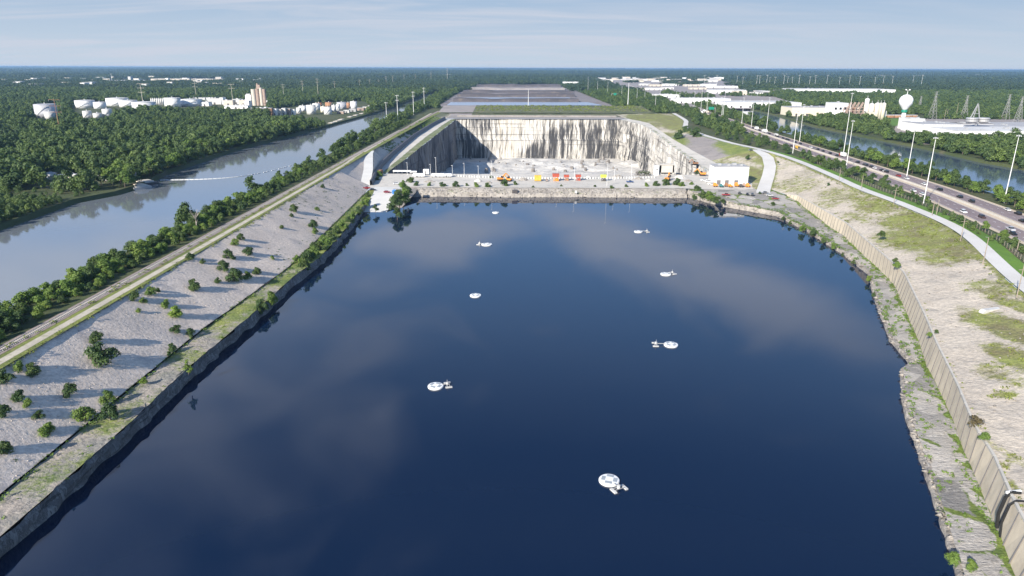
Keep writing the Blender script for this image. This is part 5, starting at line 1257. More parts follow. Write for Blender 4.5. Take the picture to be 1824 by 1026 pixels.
for i in range(46):
    px = 1300 + rnd.random() * 520; py = 128.5 + rnd.random() * 12
    far_b(px, py, 40 + 70 * rnd.random(), 16 + 8 * rnd.random(), 60, 'white speck of a building near the right horizon', 'white specks of buildings near the right horizon', 'white_paint', 'roof_white')
for i in range(34):
    px = 480 + rnd.random() * 560; py = 129 + rnd.random() * 13
    far_b(px, py, 40 + 70 * rnd.random(), 14 + 6 * rnd.random(), 50, 'hazy flat building far off beyond the canal and the pit', 'hazy flat buildings far beyond the pit', rnd.choice(['beige_wall', 'dirty_white']), 'roof_grey')
shed(205, 262, 148.5, 143.5, 60, 'long brown flat building far off in the left woods', 'brown_wall', 'roof_grey', 'flat buildings far off in the left woods', wins=6)
shed(262, 405, 143.5, 140.5, 60, 'thin pale strip of buildings far off in the left woods', 'beige_wall', 'roof_grey', 'flat buildings far off in the left woods', wins=6)
for i, (x0, x1, y) in enumerate(((800, 880, 145), (885, 985, 144.2), (790, 800, 146), (912, 924, 142.5))): shed(x0, x1, y, y - 2, 60, 'low flat bank of buildings right behind the grey yards, %s from left' % ORD[[1, 3, 0, 2][i]], 'beige_wall', 'roof_grey', 'flat buildings behind the grey yards')
X, Y, h = height_at(201, 152, 131); mast(201, 152, 131, 'single slender white mast over the far left woods', 'stout white poles', 2.)

# ------------------------------------------------------------------ on the platform
PZ = -12.
X0, Y0, _ = U(1272, 329, PZ); X1, Y1, _ = U(1333, 330, PZ)
t = thing('pump_house', 'big plain white block building beside the curving ramp', 'building', (X0, Y0, PZ)); w = X1 - X0; hb = height_at(1300, 329, 298, PZ)[2]
m = MB(); m.box(0, w, 0, 17, -.5, hb); m.obj('wall', 'white_paint', t)
m = MB(); m.box(-.25, w + .25, -.25, 17.25, hb + .01, hb + .7); rf = m.obj('roof', 'roof_grey', t)
for xx, yy, q in ((5, 8, 1.5), (12, 6, 1.2), (18, 11, 1.7), (22, 5, 1.)): m = MB(); m.box(xx - q, xx + q, yy - q, yy + q, hb + .7, hb + 2.2, .9); m.obj('roof_unit', 'steel', rf)
for xx in (3.5, 10, 17.5): m = MB(); m.box(xx - 1.6, xx + 1.6, -.12, 0, 0, 3.8); m.obj('door', 'roof_dark', t)
for xx, zz in ((24.5, 6.), (13, 1.2), (23, 2.2), (14, 8.), (16, 8.)): m = MB(); m.box(xx - .4, xx + .4, -.1, 0, zz, zz + .7); m.obj('vent', 'steel', t)
for k in range(4): m = MB(); m.box(-.14, 0, 2 + k * 3.6, 3.2 + k * 3.6, 1, hb - 3); m.obj('side_louvre', 'roof_grey', t)
def excavator(px, py, label, rz=0., k=1., mat='orange_paint', dirn=1):
    X, Y, _ = U(px, py, PZ)
    t = thing('excavator', label, 'excavator', (X, Y, PZ), rz, 'excavators on the stone platform'); t.scale = (k, k, k)
    for sy in (-1, 1): m = MB(); m.side([(-2, .3), (-1.6, 0), (1.6, 0), (2, .3), (2, .75), (1.6, 1.), (-1.6, 1.), (-2, .75)], sy * 1.2 - .35, sy * 1.2 + .35); m.obj('track', 'black_rubber', t)
    m = MB(); m.side([(-2.3, 1.15), (1.4, 1.15), (1.4, 2.0), (-.2, 2.2), (-2.3, 2.3)], -1.3, 1.3); m.obj('house', mat, t)
    m = MB(); m.side([(-.1, 2.0), (1.5, 2.0), (1.4, 3.1), (.1, 3.2)], -1.25, -.1); m.obj('cab', 'glass_dark', t)
    m = MB(); m.bar((1.2, .3, 1.8), (3.6, .3, 4.8), .6); m.bar((3.6, .3, 4.8), (5.8, .3, 2.8), .5, .4); m.obj('boom', mat, t)
    m = MB(); m.side([(5.4, 2.9), (6.2, 2.7), (6.3, 1.6), (5.2, 1.5), (5., 2.2)], -.3, .9); m.obj('bucket', 'dark_steel', t)
excavator(892, 322, 'orange-brown excavator, left one of a pair above the water', R(20), 1.25)
excavator(906, 323, 'orange-brown excavator, right one of a pair above the water', R(150), 1.1)
excavator(1189, 322, 'orange excavator near the right end of the platform', R(60), 1.3)
excavator(1238, 294, 'brown excavator under the rocky ledge right of the pit', R(200), 1.2, 'rust')
excavator(1251, 313, 'orange excavator left of the white building', R(170), 1.25)
def container(px, py, Lx, hx, mat, label, name='container', rz=0., cat='container', group=None, z=PZ):
    X, Y, _ = U(px, py, z); t = thing(name, label, cat, (X, Y, z), rz, group)
    m = MB(); m.box(-Lx / 2, Lx / 2, 0, 3, .5, hx + .5); m.obj('body', mat, t)
    m = MB()
    for k in range(8): x = -Lx / 2 + .2 + k * (Lx - .6) / 7; m.box(x, x + .2, -.1, 0, .6, hx + .4)
    m.obj('ribs', mat, t)
    m = MB(); m.box(-Lx / 2 + .3, -Lx / 2 + .8, .2, 2.8, 0, .5); m.box(Lx / 2 - .8, Lx / 2 - .3, .2, 2.8, 0, .5); m.obj('skid', 'dark_steel', t)
def hopper(px, py, mat, label, k=1., legm='rust'):
    X, Y, _ = U(px, py, PZ); t = thing('drill_rig', label, 'machine', (X, Y, PZ)); t.scale = (k, k, k)
    m = MB(); m.prism([(-2.4, 0), (2.4, 0), (2.4, 3), (-2.4, 3)], 3.2, 5.6, 1.08); m.obj('hopper', mat, t)
    m = MB()
    for x in (-1.4, 1.2): m.bar((x, .5, 0), (x, .5, 3.2), .4); m.bar((x, 2.5, 0), (x, 2.5, 3.2), .4)
    m.bar((-1.4, .5, .4), (1.2, .5, 3.), .3); m.obj('leg_frame', legm, t)
    m = MB(); m.side([(-.4, .2), (2.2, .2), (2.2, 1.6), (.5, 2.2), (-.4, 2.2)], .6, 2.4); m.obj('engine_box', legm, t)
container(958, 323, 5.5, 4.3, 'yellow_paint', 'bright yellow boxy skip on the platform', 'skip', 0, 'skip')
hopper(990, 323, 'red_paint', 'tallest red and orange machine on the platform', 1.1, 'orange_paint')
hopper(1009, 322, 'red_paint', 'left of two red hoppers on the platform', .85)
hopper(1030, 322, 'red_paint', 'right of two red hoppers on the platform, darker red', .88, 'red_paint')
hopper(1075, 323, 'lime_paint', 'lime-green hopper machine on the platform', .95, 'dark_steel')
excavator(974, 323, 'small dark brown digger beside the yellow skip', R(90), .6, 'brown_wall')
container(917, 347, 4.2, 3., 'dark_steel', 'dark steel box sunk in the bank above the water', 'intake_box', 0, 'box', None, -16.2)
for i, (px, py, L_, h_) in enumerate([(716, 309, 16, 2.0), (746, 316, 10, 2.6), (759, 312, 5, 4.4), (780, 316, 11, 2.6), (797, 316, 7, 2.4), (736, 310, 6, 1.8)]):
    X, Y, _ = U(px, py, PZ); t = thing('site_trailer', ['low white canopy at the left end of the platform', 'long white site trailer on the platform', 'tall white cabin between the site trailers', 'second white site trailer right of the tall cabin', 'shortest white site trailer at the start of the block row', 'small white canopy left of the trailers'][i], 'trailer', (X, Y, PZ), 0, 'white site trailers on the platform')
    lo = .9 if i not in (0, 5) else h_ - .3
    m = MB(); m.box(-L_ / 2, L_ / 2, 0, 3, lo, h_ + .6, .985); m.obj('body', 'white_paint', t)
    m = MB()
    if i in (0, 5):
        for k in range(5): m.bar((-L_ / 2 + .4 + k * (L_ - .8) / 4, .2, 0), (-L_ / 2 + .4 + k * (L_ - .8) / 4, .2, lo), .2); m.bar((-L_ / 2 + .4 + k * (L_ - .8) / 4, 2.7, 0), (-L_ / 2 + .4 + k * (L_ - .8) / 4, 2.7, lo), .2)
        m.obj('post', 'steel', t)
    else:
        for k in range(4): x = -L_ / 2 + .6 + k * (L_ - 1.4) / 3; m.cyl(x, .3, 0, .9, .4, None, 8)
        m.obj('undercarriage', 'black_rubber', t)
        m = MB(); m.box(-L_ * .2, -L_ * .2 + .9, -.06, 0, 1., h_ * .85); m.obj('door', 'roof_dark', t)
# heaps of crushed stone
for i, (px, py, r_, h_) in enumerate([(852, 323, 4, 2.0), (871, 326, 3, 1.5), (932, 321, 5, 2.2), (1048, 317, 4, 1.8), (1101, 316, 6, 2.4), (1137, 319, 4, 1.8), (1212, 317, 6, 2.6), (1226, 323, 4, 1.6), (765, 324, 5, 1.6), (1155, 322, 3, 1.4)]):
    X, Y, _ = U(px, py, PZ); rr_ = np.random.RandomState(i); m = MB(); n = 14
    for k, (q, z) in enumerate(((1., -.1), (.72, .38), (.42, .72), (.12, 1.))):
        for j in range(n): a = 6.283 * j / n; w_ = q * r_ * (.8 + .4 * rr_.rand()); m.v.append((w_ * math.cos(a), w_ * math.sin(a) * .8, z * h_ * (.9 + .2 * rr_.rand())))
    for k in range(3):
        for j in range(n): m.f.append((k * n + j, k * n + (j + 1) % n, (k + 1) * n + (j + 1) % n, (k + 1) * n + j))
    m.f.append(tuple(3 * n + j for j in range(n)))
    o = m.obj('stone_heap', 'bank_rock' if i % 3 else 'platform'); o.location = (X, Y, PZ); tag(o, 'low heap of crushed pale stone on the platform, %s from the left' % ORD[sorted([852, 871, 932, 1048, 1101, 1137, 1212, 1226, 765, 1155]).index(px)], 'stone heap', 'stone heaps on the platform')
# concrete blocks along the back edge
m = MB(); m.side([(-.75, 0), (.75, 0), (.62, .5), (.42, 1.6), (-.42, 1.6), (-.62, .5)], -.6, .6)
proto = m.obj('barrier_block', 'dirty_white')
tag(proto, 'white concrete block in the row along the back edge of the platform', 'concrete block', 'row of white concrete blocks along the platform edge')
pb = [(806, 313.5), (840, 315.5), (880, 317), (940, 318.5), (1000, 318.5), (1060, 318.5), (1120, 318), (1168, 317)]
bl = interp([(a, b) for a, b in pb]); n_ = 0
px = 806.
while px < 1168:
    o = proto if n_ == 0 else proto.copy()
    if n_: COL.objects.link(o)
    o.location = U(px, float(bl(px)), PZ); o.rotation_euler.z = rnd.uniform(-.2, .2); n_ += 1
    px += 4.6 + rnd.random() * .8
# light poles on the platform
for i, q in enumerate([(726, 312, 290), (767, 312, 293), (777, 314, 281), (806, 315, 295), (827, 316, 291), (876, 318, 287), (1023, 322, 292), (1081, 331, 290), (1094, 322, 296), (1124, 322, 292), (992, 320, 297), (852, 317, 296)]):
    X, Y, h = height_at(q[0], q[1], q[2], PZ)
    t = thing('lamp_post', 'thin lamp post on the stone platform, %s from the left' % ORD[sorted([726, 767, 777, 806, 827, 876, 1023, 1081, 1094, 1124, 992, 852]).index(q[0])], 'lamp post', (X, Y, PZ), 0, 'thin lamp posts on the platform')
    m = MB(); m.lathe(0, 0, [(.16, 0), (.1, h)], 6); m.obj('pole', 'galv', t); m = MB(); m.box(-1., .2, -.15, .15, h, h + .2); m.obj('lamp_head', 'galv', t)
# structures at the back of the platform
X, Y, _ = U(1188, 311, PZ); t = thing('concrete_portal', 'grey concrete portal structure behind the block row', 'portal', (X, Y, PZ))
m = MB(); m.box(-6.5, 6, 0, 1, 1.8, 8); m.box(-6.5, -5.3, 0, 6, 0, 8); m.box(4.8, 6., 0, 6, 0, 8.2); m.box(-6.5, 6.2, -.3, 6.3, 8.2, 8.9); m.obj('frame', 'concrete', t); m = MB(); m.box(-5.2, 4.7, 5, 5.3, 0, 8); m.obj('back_panel', 'roof_dark', t)
X, Y, _ = U(1169, 312, PZ); t = thing('kiosk', 'tall white kiosk with one dark window behind the blocks', 'kiosk', (X, Y, PZ))
m = MB(); m.box(-2, 2, 0, 3.5, 0, 8); m.obj('wall', 'white_paint', t); m = MB(); m.box(-2.2, 2.2, -.2, 3.7, 8.01, 8.4); m.obj('roof', 'roof_white', t); m = MB(); m.box(-.5, 1.4, -.1, 0, 4.8, 5.6); m.obj('window', 'glass_dark', t)
X, Y, _ = U(1145, 313, PZ); t = thing('rock_cut', 'dark rocky mound with shrubs behind the block row', 'rock mound', (X, Y, PZ))
V, Fc = leaf_cloud(77, [(-4, 1, 1, 3, 3), (0, 1, 1.5, 3.5, 3.6), (4, 1, 1, 3, 3)], 260, 1.3, .5); np_obj('rubble_face', V, Fc, 'rubble', t); V, Fc = leaf_cloud(78, [(-1, 0, 2.2, 4, 2.4), (4, 0, 2, 3, 2.2)], 300, .7, .5); np_obj('scrub', V, Fc, 'leaf_dark', t)
# parked cars
gp = 'cars parked on the platform'
for i, (px, py, kd, c, rz, lb) in enumerate([(1317, 345, 'suv', 'black', 70, 'black tall car, left of three parked before the white building'), (1331, 347, 'sedan', 'black', 75, 'black car in the middle of three before the white building'), (1340, 348, 'suv', 'black', 70, 'black tall car, right of three parked before the white building'), (1293, 348, 'pickup', 'red', 5, 'red pickup parked below the left corner of the white building'), (1362, 345, 'pickup', 'grey', 20, 'grey pickup at the foot of the curving ramp'), (1371, 349, 'suv', 'silver', -20, 'silver tall car behind the red car at the right bank'), (1381, 355, 'sedan', 'red', 0, 'red car parked at the end of the right bank'), (1122, 325, 'pickup', 'blue', 0, 'dark blue pickup alone on the platform edge'), (1254, 322, 'pickup', 'white', 5, 'white pickup left of the white building, upper of three'), (1262, 325, 'pickup', 'white', 5, 'white pickup left of the white building, middle of three'), (1267, 329, 'pickup', 'white', 5, 'white pickup left of the white building, lowest of three'), (653, 336, 'pickup', 'red', 10, 'red pickup at the foot of the left concrete ramp'), (664, 339, 'sedan', 'black', 0, 'black car at the head of the boat ramp'), (689, 343, 'sedan', 'red', 0, 'red car on the grass beside the blue tent'), (706, 328, 'sedan', 'white', 20, 'white car on the platform above the blue tent'), (1337, 268, 'sedan', 'grey', 30, 'grey car parked on the gravel road above the white building'), (1170, 309, 'pickup', 'grey', 0, 'grey pickup beside the concrete portal'), (1208, 311, 'sedan', 'black', 0, 'black car right of the concrete portal')]):
    z = PZ
    if px == 1337: z = 0.1
    X, Y, _ = U(px, py, z); car(kd, c, X, Y, z, R(rz), lb, gp)
for i, (px, mt, h_) in enumerate([(1274, 'orange_paint', 3.2), (1285, 'teal_paint', 2.6), (1294, 'rust', 3.), (1301, 'orange_paint', 2.4), (1312, 'orange_paint', 3.4), (1320, 'dark_steel', 2.6), (1326, 'brown_wall', 2.8), (1332, 'orange_paint', 3.2)]):
    X, Y, _ = U(px, 332.5 + (i % 2), PZ); t = thing('site_machine', '%s site machine parked against the white building, %s from the left' % (['orange', 'teal', 'rust-brown', 'low orange', 'tall orange', 'dark', 'brown', 'orange'][i], ORD[i]), 'machine', (X, Y, PZ), 0, 'site machines along the white building')
    m = MB(); m.side([(-1.6, .5), (1.6, .5), (1.6, h_ * .55), (.5, h_ * .65), (.3, h_), (-1.2, h_), (-1.6, h_ * .6)], -1, 1); m.obj('body', mt, t)
    m = MB(); m.cyl(-.9, -1., 0, .01, .1, None, 6)
    for sx in (-.9, .9):
        for sy in (-1, 1): q = MB(); q.side([(sx - .5, .2), (sx - .3, 0), (sx + .3, 0), (sx + .5, .2), (sx + .5, .7), (sx + .3, .95), (sx - .3, .95), (sx - .5, .7)], sy * 1. - .15, sy * 1. + .15); q.obj('wheel', 'black_rubber', t)
# blue tent, red container
X, Y, _ = U(703, 345, PZ); t = thing('tent', 'bright blue tent beside the boat ramp', 'tent', (X, Y, PZ), R(12))
m = MB(); m.prism([(-1.8, -1.5), (1.8, -1.5), (1.8, 1.5), (-1.8, 1.5)], 0, 2.2, 1.); m.prism([(-2., -1.7), (2., -1.7), (2., 1.7), (-2., 1.7)], 2.2, 3.1, .25); m.obj('canvas', 'blue_paint', t); m = MB(); m.box(-.6, .6, -1.58, -1.52, 0, 1.9); m.obj('opening', 'dark_steel', t)
container(680, 311, 6, 3.4, 'rust', 'rust-red container against the shrubs at the left of the platform', 'shipping_container', R(80))
X, Y, _ = U(1772, 552, -3.2); t = thing('concrete_pipe', 'pale concrete beam lying on the upper sandy slope', 'beam', (X, Y, -3.9), R(15)); m = MB(); m.side([(-6, 0), (8, 0), (8, 1.3), (-5, 1.3), (-6, .6)], -.9, .9); m.obj('beam', 'dirty_white', t)
t = thing('warning_board', 'small white board at the water edge of the platform', 'sign', (U(1026, 345, -15.)[0], U(1026, 345, -15.)[1] + 1., -15.5)); m = MB(); m.box(-.8, .8, -.05, .05, .8, 2.6); m.obj('board', 'white_paint', t); m = MB(); m.bar((0, .1, -1), (0, .1, 1.6), .12); m.obj('post', 'steel', t)

# ------------------------------------------------------------------ fence by the gravel road
t = thing('wire_fence', 'wire fence with thin posts between grass strip and hedge', 'fence')
fp = [p for p in road if 240 < p[1] < 640]; m = MB(); w_ = MB(); pts = []
fline = []
for i, p in enumerate(fp):
    a = fp[max(0, i - 1)]; b = fp[min(len(fp) - 1, i + 1)]; d = Vector((b[0] - a[0], b[1] - a[1])).normalized()
    fline.append((p[0] + d.y * 10.2, p[1] - d.x * 10.2))
dist = 0
for a, b in zip(fline, fline[1:]):
    L_ = math.dist(a, b); n = max(1, int(L_ / 3.2))
    for k in range(n):
        q = (a[0] + (b[0] - a[0]) * k / n, a[1] + (b[1] - a[1]) * k / n); m.bar((q[0], q[1], 0), (q[0], q[1], 2.2), .13); pts.append(q)
for a, b in zip(pts, pts[1:]):
    for z in (.8, 1.5, 2.1): w_.bar((a[0], a[1], z), (b[0], b[1], z), .03)
o = m.obj('posts', 'wood_pole', t); o['kind'] = 'stuff'; w_.obj('wires', 'steel', t)

# ------------------------------------------------------------------ trees and shrubs that stand alone
def on_left(px, py):
    lo, hi = -13., 0.
    for _ in range(40):
        z = (lo + hi) / 2; X, Y, _q = U(px, py, z)
        if z < slope_z(X, Y): lo = z
        else: hi = z
    return U(px, py, z)
shr = [(347, 515, 26, 'bush0', 'solitary round dark shrub in the middle of the bare gravel'), (312, 565, 25, 'bushlime', 'bright lime-green bush beside a darker shrub on the gravel'), (298, 547, 20, 'bushmid0', 'dark shrub just behind the lime-green bush'), (415, 500, 32, 'bush1', 'biggest dark shrub of the clump halfway along the gravel slope'), (398, 482, 24, 'bush2', 'dark shrub at the upper left of the halfway clump'), (389, 504, 14, 'bush0', 'small dark shrub left of the biggest clump shrub'), (440, 496, 17, 'bushmid1', 'narrow shrub right of the biggest clump shrub'), (456, 488, 17, 'bush1', 'round shrub at the right end of the halfway clump'), (407, 460, 21, 'bush2', 'dark shrub above the halfway clump'), (417, 462, 10, 'bush0', 'little shrub touching the dark shrub above the clump'), (442, 454, 20, 'bush1', 'dark round shrub alone right above the halfway clump'), (429, 428, 16, 'bush2', 'dark shrub close under the gravel track, far part of slope'), (418, 436, 15, 'bushmid0', 'pale loose shrub next to the far dark shrub'), (362, 469, 12, 'bush0', 'small shrub high on the gravel slope'), (338, 461, 16, 'bush1', 'dark upright shrub on the crest beside the gravel track'), (247, 556, 10, 'bushmid1', 'tiny tuft-like shrub near the slope crest'), (239, 534, 20, 'bush2', 'green shrub on the crest, left of a pair'), (268, 524, 19, 'bushmid0', 'green shrub on the crest, right of a pair'), (281, 520, 11, 'bush0', 'small dark shrub at the right end of the crest pair'), (256, 540, 14, 'bushmid1', 'low wide shrub below the crest pair'), (181, 644, 50, 'bush1', 'largest dark shrub on the near gravel slope'), (172, 610, 27, 'bush2', 'dark shrub standing right behind the largest one'), (308, 624, 19, 'bush0', 'dark shrub near the foot of the slope'), (300, 633, 10, 'bushmid0', 'small green shrub at the foot beside a darker one'), (314, 593, 20, 'bush1', 'dark shrub below the lime-green bush'), (339, 598, 18, 'bush2', 'dark shrub right of the one below the lime bush'), (61, 666, 30, 'bush0', 'dark round shrub by the crest near the left edge'), (38, 659, 24, 'bushmid0', 'greener shrub touching the round one near the left edge'), (10, 678, 30, 'bush1', 'dark shrub cut by the left edge, upper one'), (124, 704, 29, 'bush2', 'compact round dark shrub on open gravel'), (191, 715, 27, 'bushmid1', 'spiky open green shrub near the foot of the slope'), (152, 750, 37, 'bushmid0', 'broad bright green shrub at the foot of the near slope'), (36, 714, 28, 'bush0', 'leaning dark shrub left of the compact round one'), (52, 723, 20, 'bushmid1', 'small green shrub below the leaning one'), (6, 740, 26, 'bush2', 'dark shrub cut by the left edge, middle one'), (71, 745, 20, 'bush1', 'dark shrub behind the bright egg-shaped one'), (89, 774, 31, 'bushmid0', 'bright egg-shaped green shrub near the bottom left'), (9, 808, 33, 'bush0', 'dark shrub cut by the left edge, lowest one'), (196, 744, 34, 'bush2', 'low dark shrub at the toe kerb'), (256, 683, 14, 'bushlime', 'little lime bush sitting on the toe kerb'), (556, 404, 18, 'bush1', 'dark upright shrub in the overgrown far part of the slope'), (560, 415, 13, 'bushmid1', 'small shrub below the upright one in the far part'), (523, 377, 17, 'bush2', 'wide dark shrub in the far overgrown patch'), (519, 386, 9, 'bush0', 'small round shrub below the far overgrown patch'), (501, 407, 9, 'bush1', 'tiny dark shrub alone on the far gravel'), (565, 375, 9, 'bushmid0', 'tiny green shrub right of the far overgrown patch'), (485, 462, 9, 'bushmid1', 'tiny pale shrub near the toe of the far slope'), (575, 335, 9, 'bush2', 'tiny shrub near the crest by the far bare slope')]
for px, py, wpx, key, lb in shr:
    X, Y, z = on_left(px, py); s = P(X, Y, z)[2]; plant(key, 'shrub', lb, 'shrub', X, Y, z, wpx / s / 5.6, 'shrubs on the gravel slope')
X, Y, z = U(336, 664, -13.8); plant('cone', 'shrub', 'lime-green cone-shaped young tree on the bench edge', 'shrub', X, Y, z, 14 / P(X, Y, z)[2] / 3.2)
for i, (px, py, wpx, key, lb, z) in enumerate([(1568, 420, 14, 'bush1', 'lone dark round shrub on the right sandy slope', -4), (1595, 467, 11, 'bush2', 'small dark shrub above the tan wall', -6), (1598, 475, 13, 'bushmid0', 'greener low shrub right above the tan wall', -7), (1476, 331, 8, 'bush0', 'small dark shrub below the gravel road', -3), (1735, 755, 32, 'bushbrown', 'flat brown bush beside the tan wall', -7.2), (1755, 783, 20, 'bushmid1', 'green low bush above the drain pipe', -7), (1386, 290, 5, 'bush0', 'tiny dark bush near the top of the ramp', -2), (1668, 592, 8, 'bush2', 'tiny dark tuft right of the tan wall top', -7), (1655, 597, 9, 'bushmid0', 'small tuft at the top of the tan wall', -7.6), (1222, 236, 16, 'bush1', 'left dark round bush beside the grey slope', -2), (1240, 245, 22, 'bush2', 'right dark round bush beside the grey slope', -2.5), (1210, 247, 20, 'bush0', 'broad bush at the foot of the green rise right of the pit', -5), (1242, 310, 10, 'bush1', 'bush against the left side of the white building', -12), (1353, 345, 6, 'bush0', 'dark small bush at the right bank end', -12), (1377, 366, 9, 'bush2', 'dark bush on the corner of the right bank', -14), (1700, 1000, 26, 'bushmid0', 'bright green bush at the water edge, bottom right', -16), (1727, 1010, 22, 'bushmid1', 'second green bush at the bottom right edge', -15.6), (1332, 283, 10, 'bush0', 'dark bush above the white building', -4)]):
    X, Y, _ = U(px, py, z); plant(key, 'shrub', lb, 'shrub', X, Y, z - .2, wpx / P(X, Y, z)[2] / 5.4, 'shrubs on the right bank')
# bare tree in the canal hedge
X, Y, _ = U(284, 428, 0); t = thing('dead_tree', 'bare grey dead tree sticking out of the canal hedge', 'tree', (-156, 330, 0)); m = MB(); rr = random.Random(3)
m.bar((0, 0, 0), (.3, 0, 6), .5, .3)
for k in range(14): a = rr.random() * 6.3; z = 3 + rr.random() * 4; m.bar((.2, 0, z), (.2 + math.cos(a) * 2.4, math.sin(a) * 2.4, z + 2 + rr.random() * 2.5), .2, .06)
m.obj('trunk', 'dead_wood', t)
# canal-side trees
y = 96.
while y < 1050:
    for row in (0, 1, 2):
        if y > 560 and row == 2: continue
        x = (-153.0, -158.5, -164.5)[row] + rnd.uniform(-1.3, 1.3); yy_ = y + rnd.uniform(-2, 2) + row * 2.5
        key = rnd.choice(['mid0', 'mid1', 'mid2', 'mid0', 'dark1', 'dark2'])
        sc = rnd.uniform(.62, 1.0) * (.62, 1.0, 1.0)[row]
        if y > 500: sc *= .85
        dk_ = key.startswith('dark')
        plant_later(key, 'darker rounded tree in the hedge between railway and canal' if dk_ else 'fresh green rounded tree in the hedge between railway and canal', 'darker trees in the canal hedge' if dk_ else 'fresh green trees in the canal hedge', x, yy_, (-.8, -1.6, -2.2)[row], sc, sc * rnd.uniform(.75, 1.0))
    y += 6.2 if y < 420 else 8.5
# trees at the corner of the boat ramp and along the bench
for i, (px, py, wpx, z, key) in enumerate([(712, 372, 30, -17, 'dark0'), (722, 365, 26, -16, 'mid0'), (705, 380, 26, -18, 'dark1'), (718, 350, 24, -14, 'mid1'), (708, 392, 20, -18.3, 'dark2'), (726, 352, 18, -14, 'dark3'), (731, 346, 10, -13, 'mid2'), (669, 378, 12, -17, 'dark1')]):
    X, Y, _ = U(px, py, z); k_ = wpx / P(X, Y, z)[2] / 9.; plant(key, 'broadleaf_tree', 'leafy tree hanging over the water beside the boat ramp', 'tree', X, Y, z, k_, 'trees beside the boat ramp', k_ * 1.1)
for i, (px, py, z, w_) in enumerate([(640, 382, -16, 16), (630, 392, -16, 16), (622, 400, -16, 16), (611, 410, -15.5, 18), (600, 420, -15.5, 18), (590, 430, -15.5, 20), (580, 440, -15.5, 20), (571, 450, -15.5, 22), (560, 462, -15.5, 24), (551, 470, -15.5, 24), (541, 480, -15.5, 24), (650, 366, -15, 16), (470, 553, -16, 24), (483, 540, -16, 22), (460, 560, -16, 16), (656, 352, -14.5, 12), (576, 432, -14, 15), (545, 462, -14, 18), (530, 470, -14, 16), (558, 445, -14, 14)]):
    X, Y, _ = U(px, py, z); k_ = w_ / P(X, Y, z)[2] / 5.4
    plant(['bush0', 'bushmid0', 'bush1', 'bushmid1', 'bush2'][i % 5], 'shrub', 'shrub overhanging the water along the far part of the left bench', 'shrub', X, Y, z, k_, 'shrubs overhanging the water along the left bench', k_ * 1.25)
for i, (px, py, w_) in enumerate([(742, 332, 12), (766, 332, 10), (788, 333, 12), (812, 334, 14), (832, 332, 8), (847, 334, 12), (870, 334, 12), (900, 332, 16), (918, 330, 10), (718, 326, 7), (731, 326, 14), (875, 318, 7), (1115, 334, 8), (1150, 333, 10), (1170, 332, 13), (1186, 331, 16), (1205, 331, 18), (1215, 333, 12), (1090, 336, 8), (1060, 334, 6), (1000, 333, 6), (1232, 330, 8), (950, 335, 6), (1240, 345, 18), (1250, 352, 18), (1262, 356, 20), (1275, 362, 16), (1288, 362, 10), (1236, 355, 12), (675, 315, 14), (672, 322, 10)]):
    z = -12.6 if py < 340 else -15.
    X, Y, _ = U(px, py, z); k_ = w_ / P(X, Y, z)[2] / 5.4
    plant(['bush0', 'bushmid0', 'bush1', 'bush2'][i % 4], 'shrub', 'shrub on the stone bank and platform above the far shore', 'shrub', X, Y, z, k_, 'shrubs on the stone bank of the platform')
# motorway and river trees
def hedge(x0, x1, y0, y1, n, keys, lb, group, smin, smax, minsep=4.5, zf=0.):
    pts = []; tries = 0
    while len(pts) < n and tries < n * 60:
        tries += 1; y = y0 + (y1 - y0) * rnd.random() ** 1.15; a, b = x0(y), x1(y)
        if b <= a: continue
        x = a + (b - a) * rnd.random()
        if all((x - p[0]) ** 2 + (y - p[1]) ** 2 > minsep ** 2 for p in pts): pts.append((x, y))
    for x, y in pts:
        sc = rnd.uniform(smin, smax) * (.4 if x < -250 and y < 436 else 1.) * (.55 if x > 400 and 1590 < P(x, y, 0)[0] < 1702 else 1.); plant_later(rnd.choice(keys), lb, group, x, y, zf, sc, sc * rnd.uniform(.85, 1.15))
    return pts
rdx = interp([(p[1], p[0]) for p in road_pts])
hedge(lambda y: float(hnp(y)) - 12.5, lambda y: float(hnp(y)) - 3.5, 215, 470, 64, ['mid0', 'mid1', 'dark0', 'dark1', 'dark2', 'mid2'], 'bushy tree in the hedge between the grass strip and the motorway', 'trees in the hedge beside the motorway', .26, .56, 3.2)
hedge(lambda y: float(rdx(y)) + 8, lambda y: float(hnp(y)) - 5, 470, 860, 70, ['dark0', 'dark1', 'dark2', 'dark3', 'mid0'], 'dark tree in the thicket between gravel road and motorway', 'trees in the thicket by the motorway', .55, .9, 5.)
hedge(lambda y: float(hfp(y)) + 4, lambda y: float(hfp(y)) + 14, 300, 820, 110, ['dark0', 'dark1', 'mid0', 'mid1', 'mid2'], 'leafy tree in the strip between motorway and river', 'trees between motorway and river', .7, 1.12, 5.)
rfx = interp([(b, a) for a, b in river_f])
hedge(lambda y: float(rfx(y)) + 2, lambda y: float(rfx(y)) + 26, 430, 1000, 90, ['mid0', 'mid1', 'dark0', 'dark2', 'mid2'], 'leafy tree on the far bank of the river', 'trees on the far bank of the river', .75, 1.3, 6.5)
clx = interp([(b, a) for a, b in canal_l])
hedge(lambda y: float(clx(y)) - 30, lambda y: float(clx(y)) - 1, 330, 900, 170, ['dark0', 'dark1', 'dark2', 'mid0', 'dark3', 'mid1'], 'leafy tree on the front edge of the canal wood', 'trees on the front edge of the canal wood', .9, 1.4, 6.)
CAND[:] = [q for q in CAND if not (q[4] < -255 and 408 < q[5] < 438)]
CAND.sort(key=lambda q: -(q[0] if -30 < P(q[4], q[5], q[6])[0] < 1854 else 0))
for q in CAND[:286]: plant(q[1], 'broadleaf_tree', q[2], 'tree', q[4], q[5], q[6], q[7], q[3], q[8])
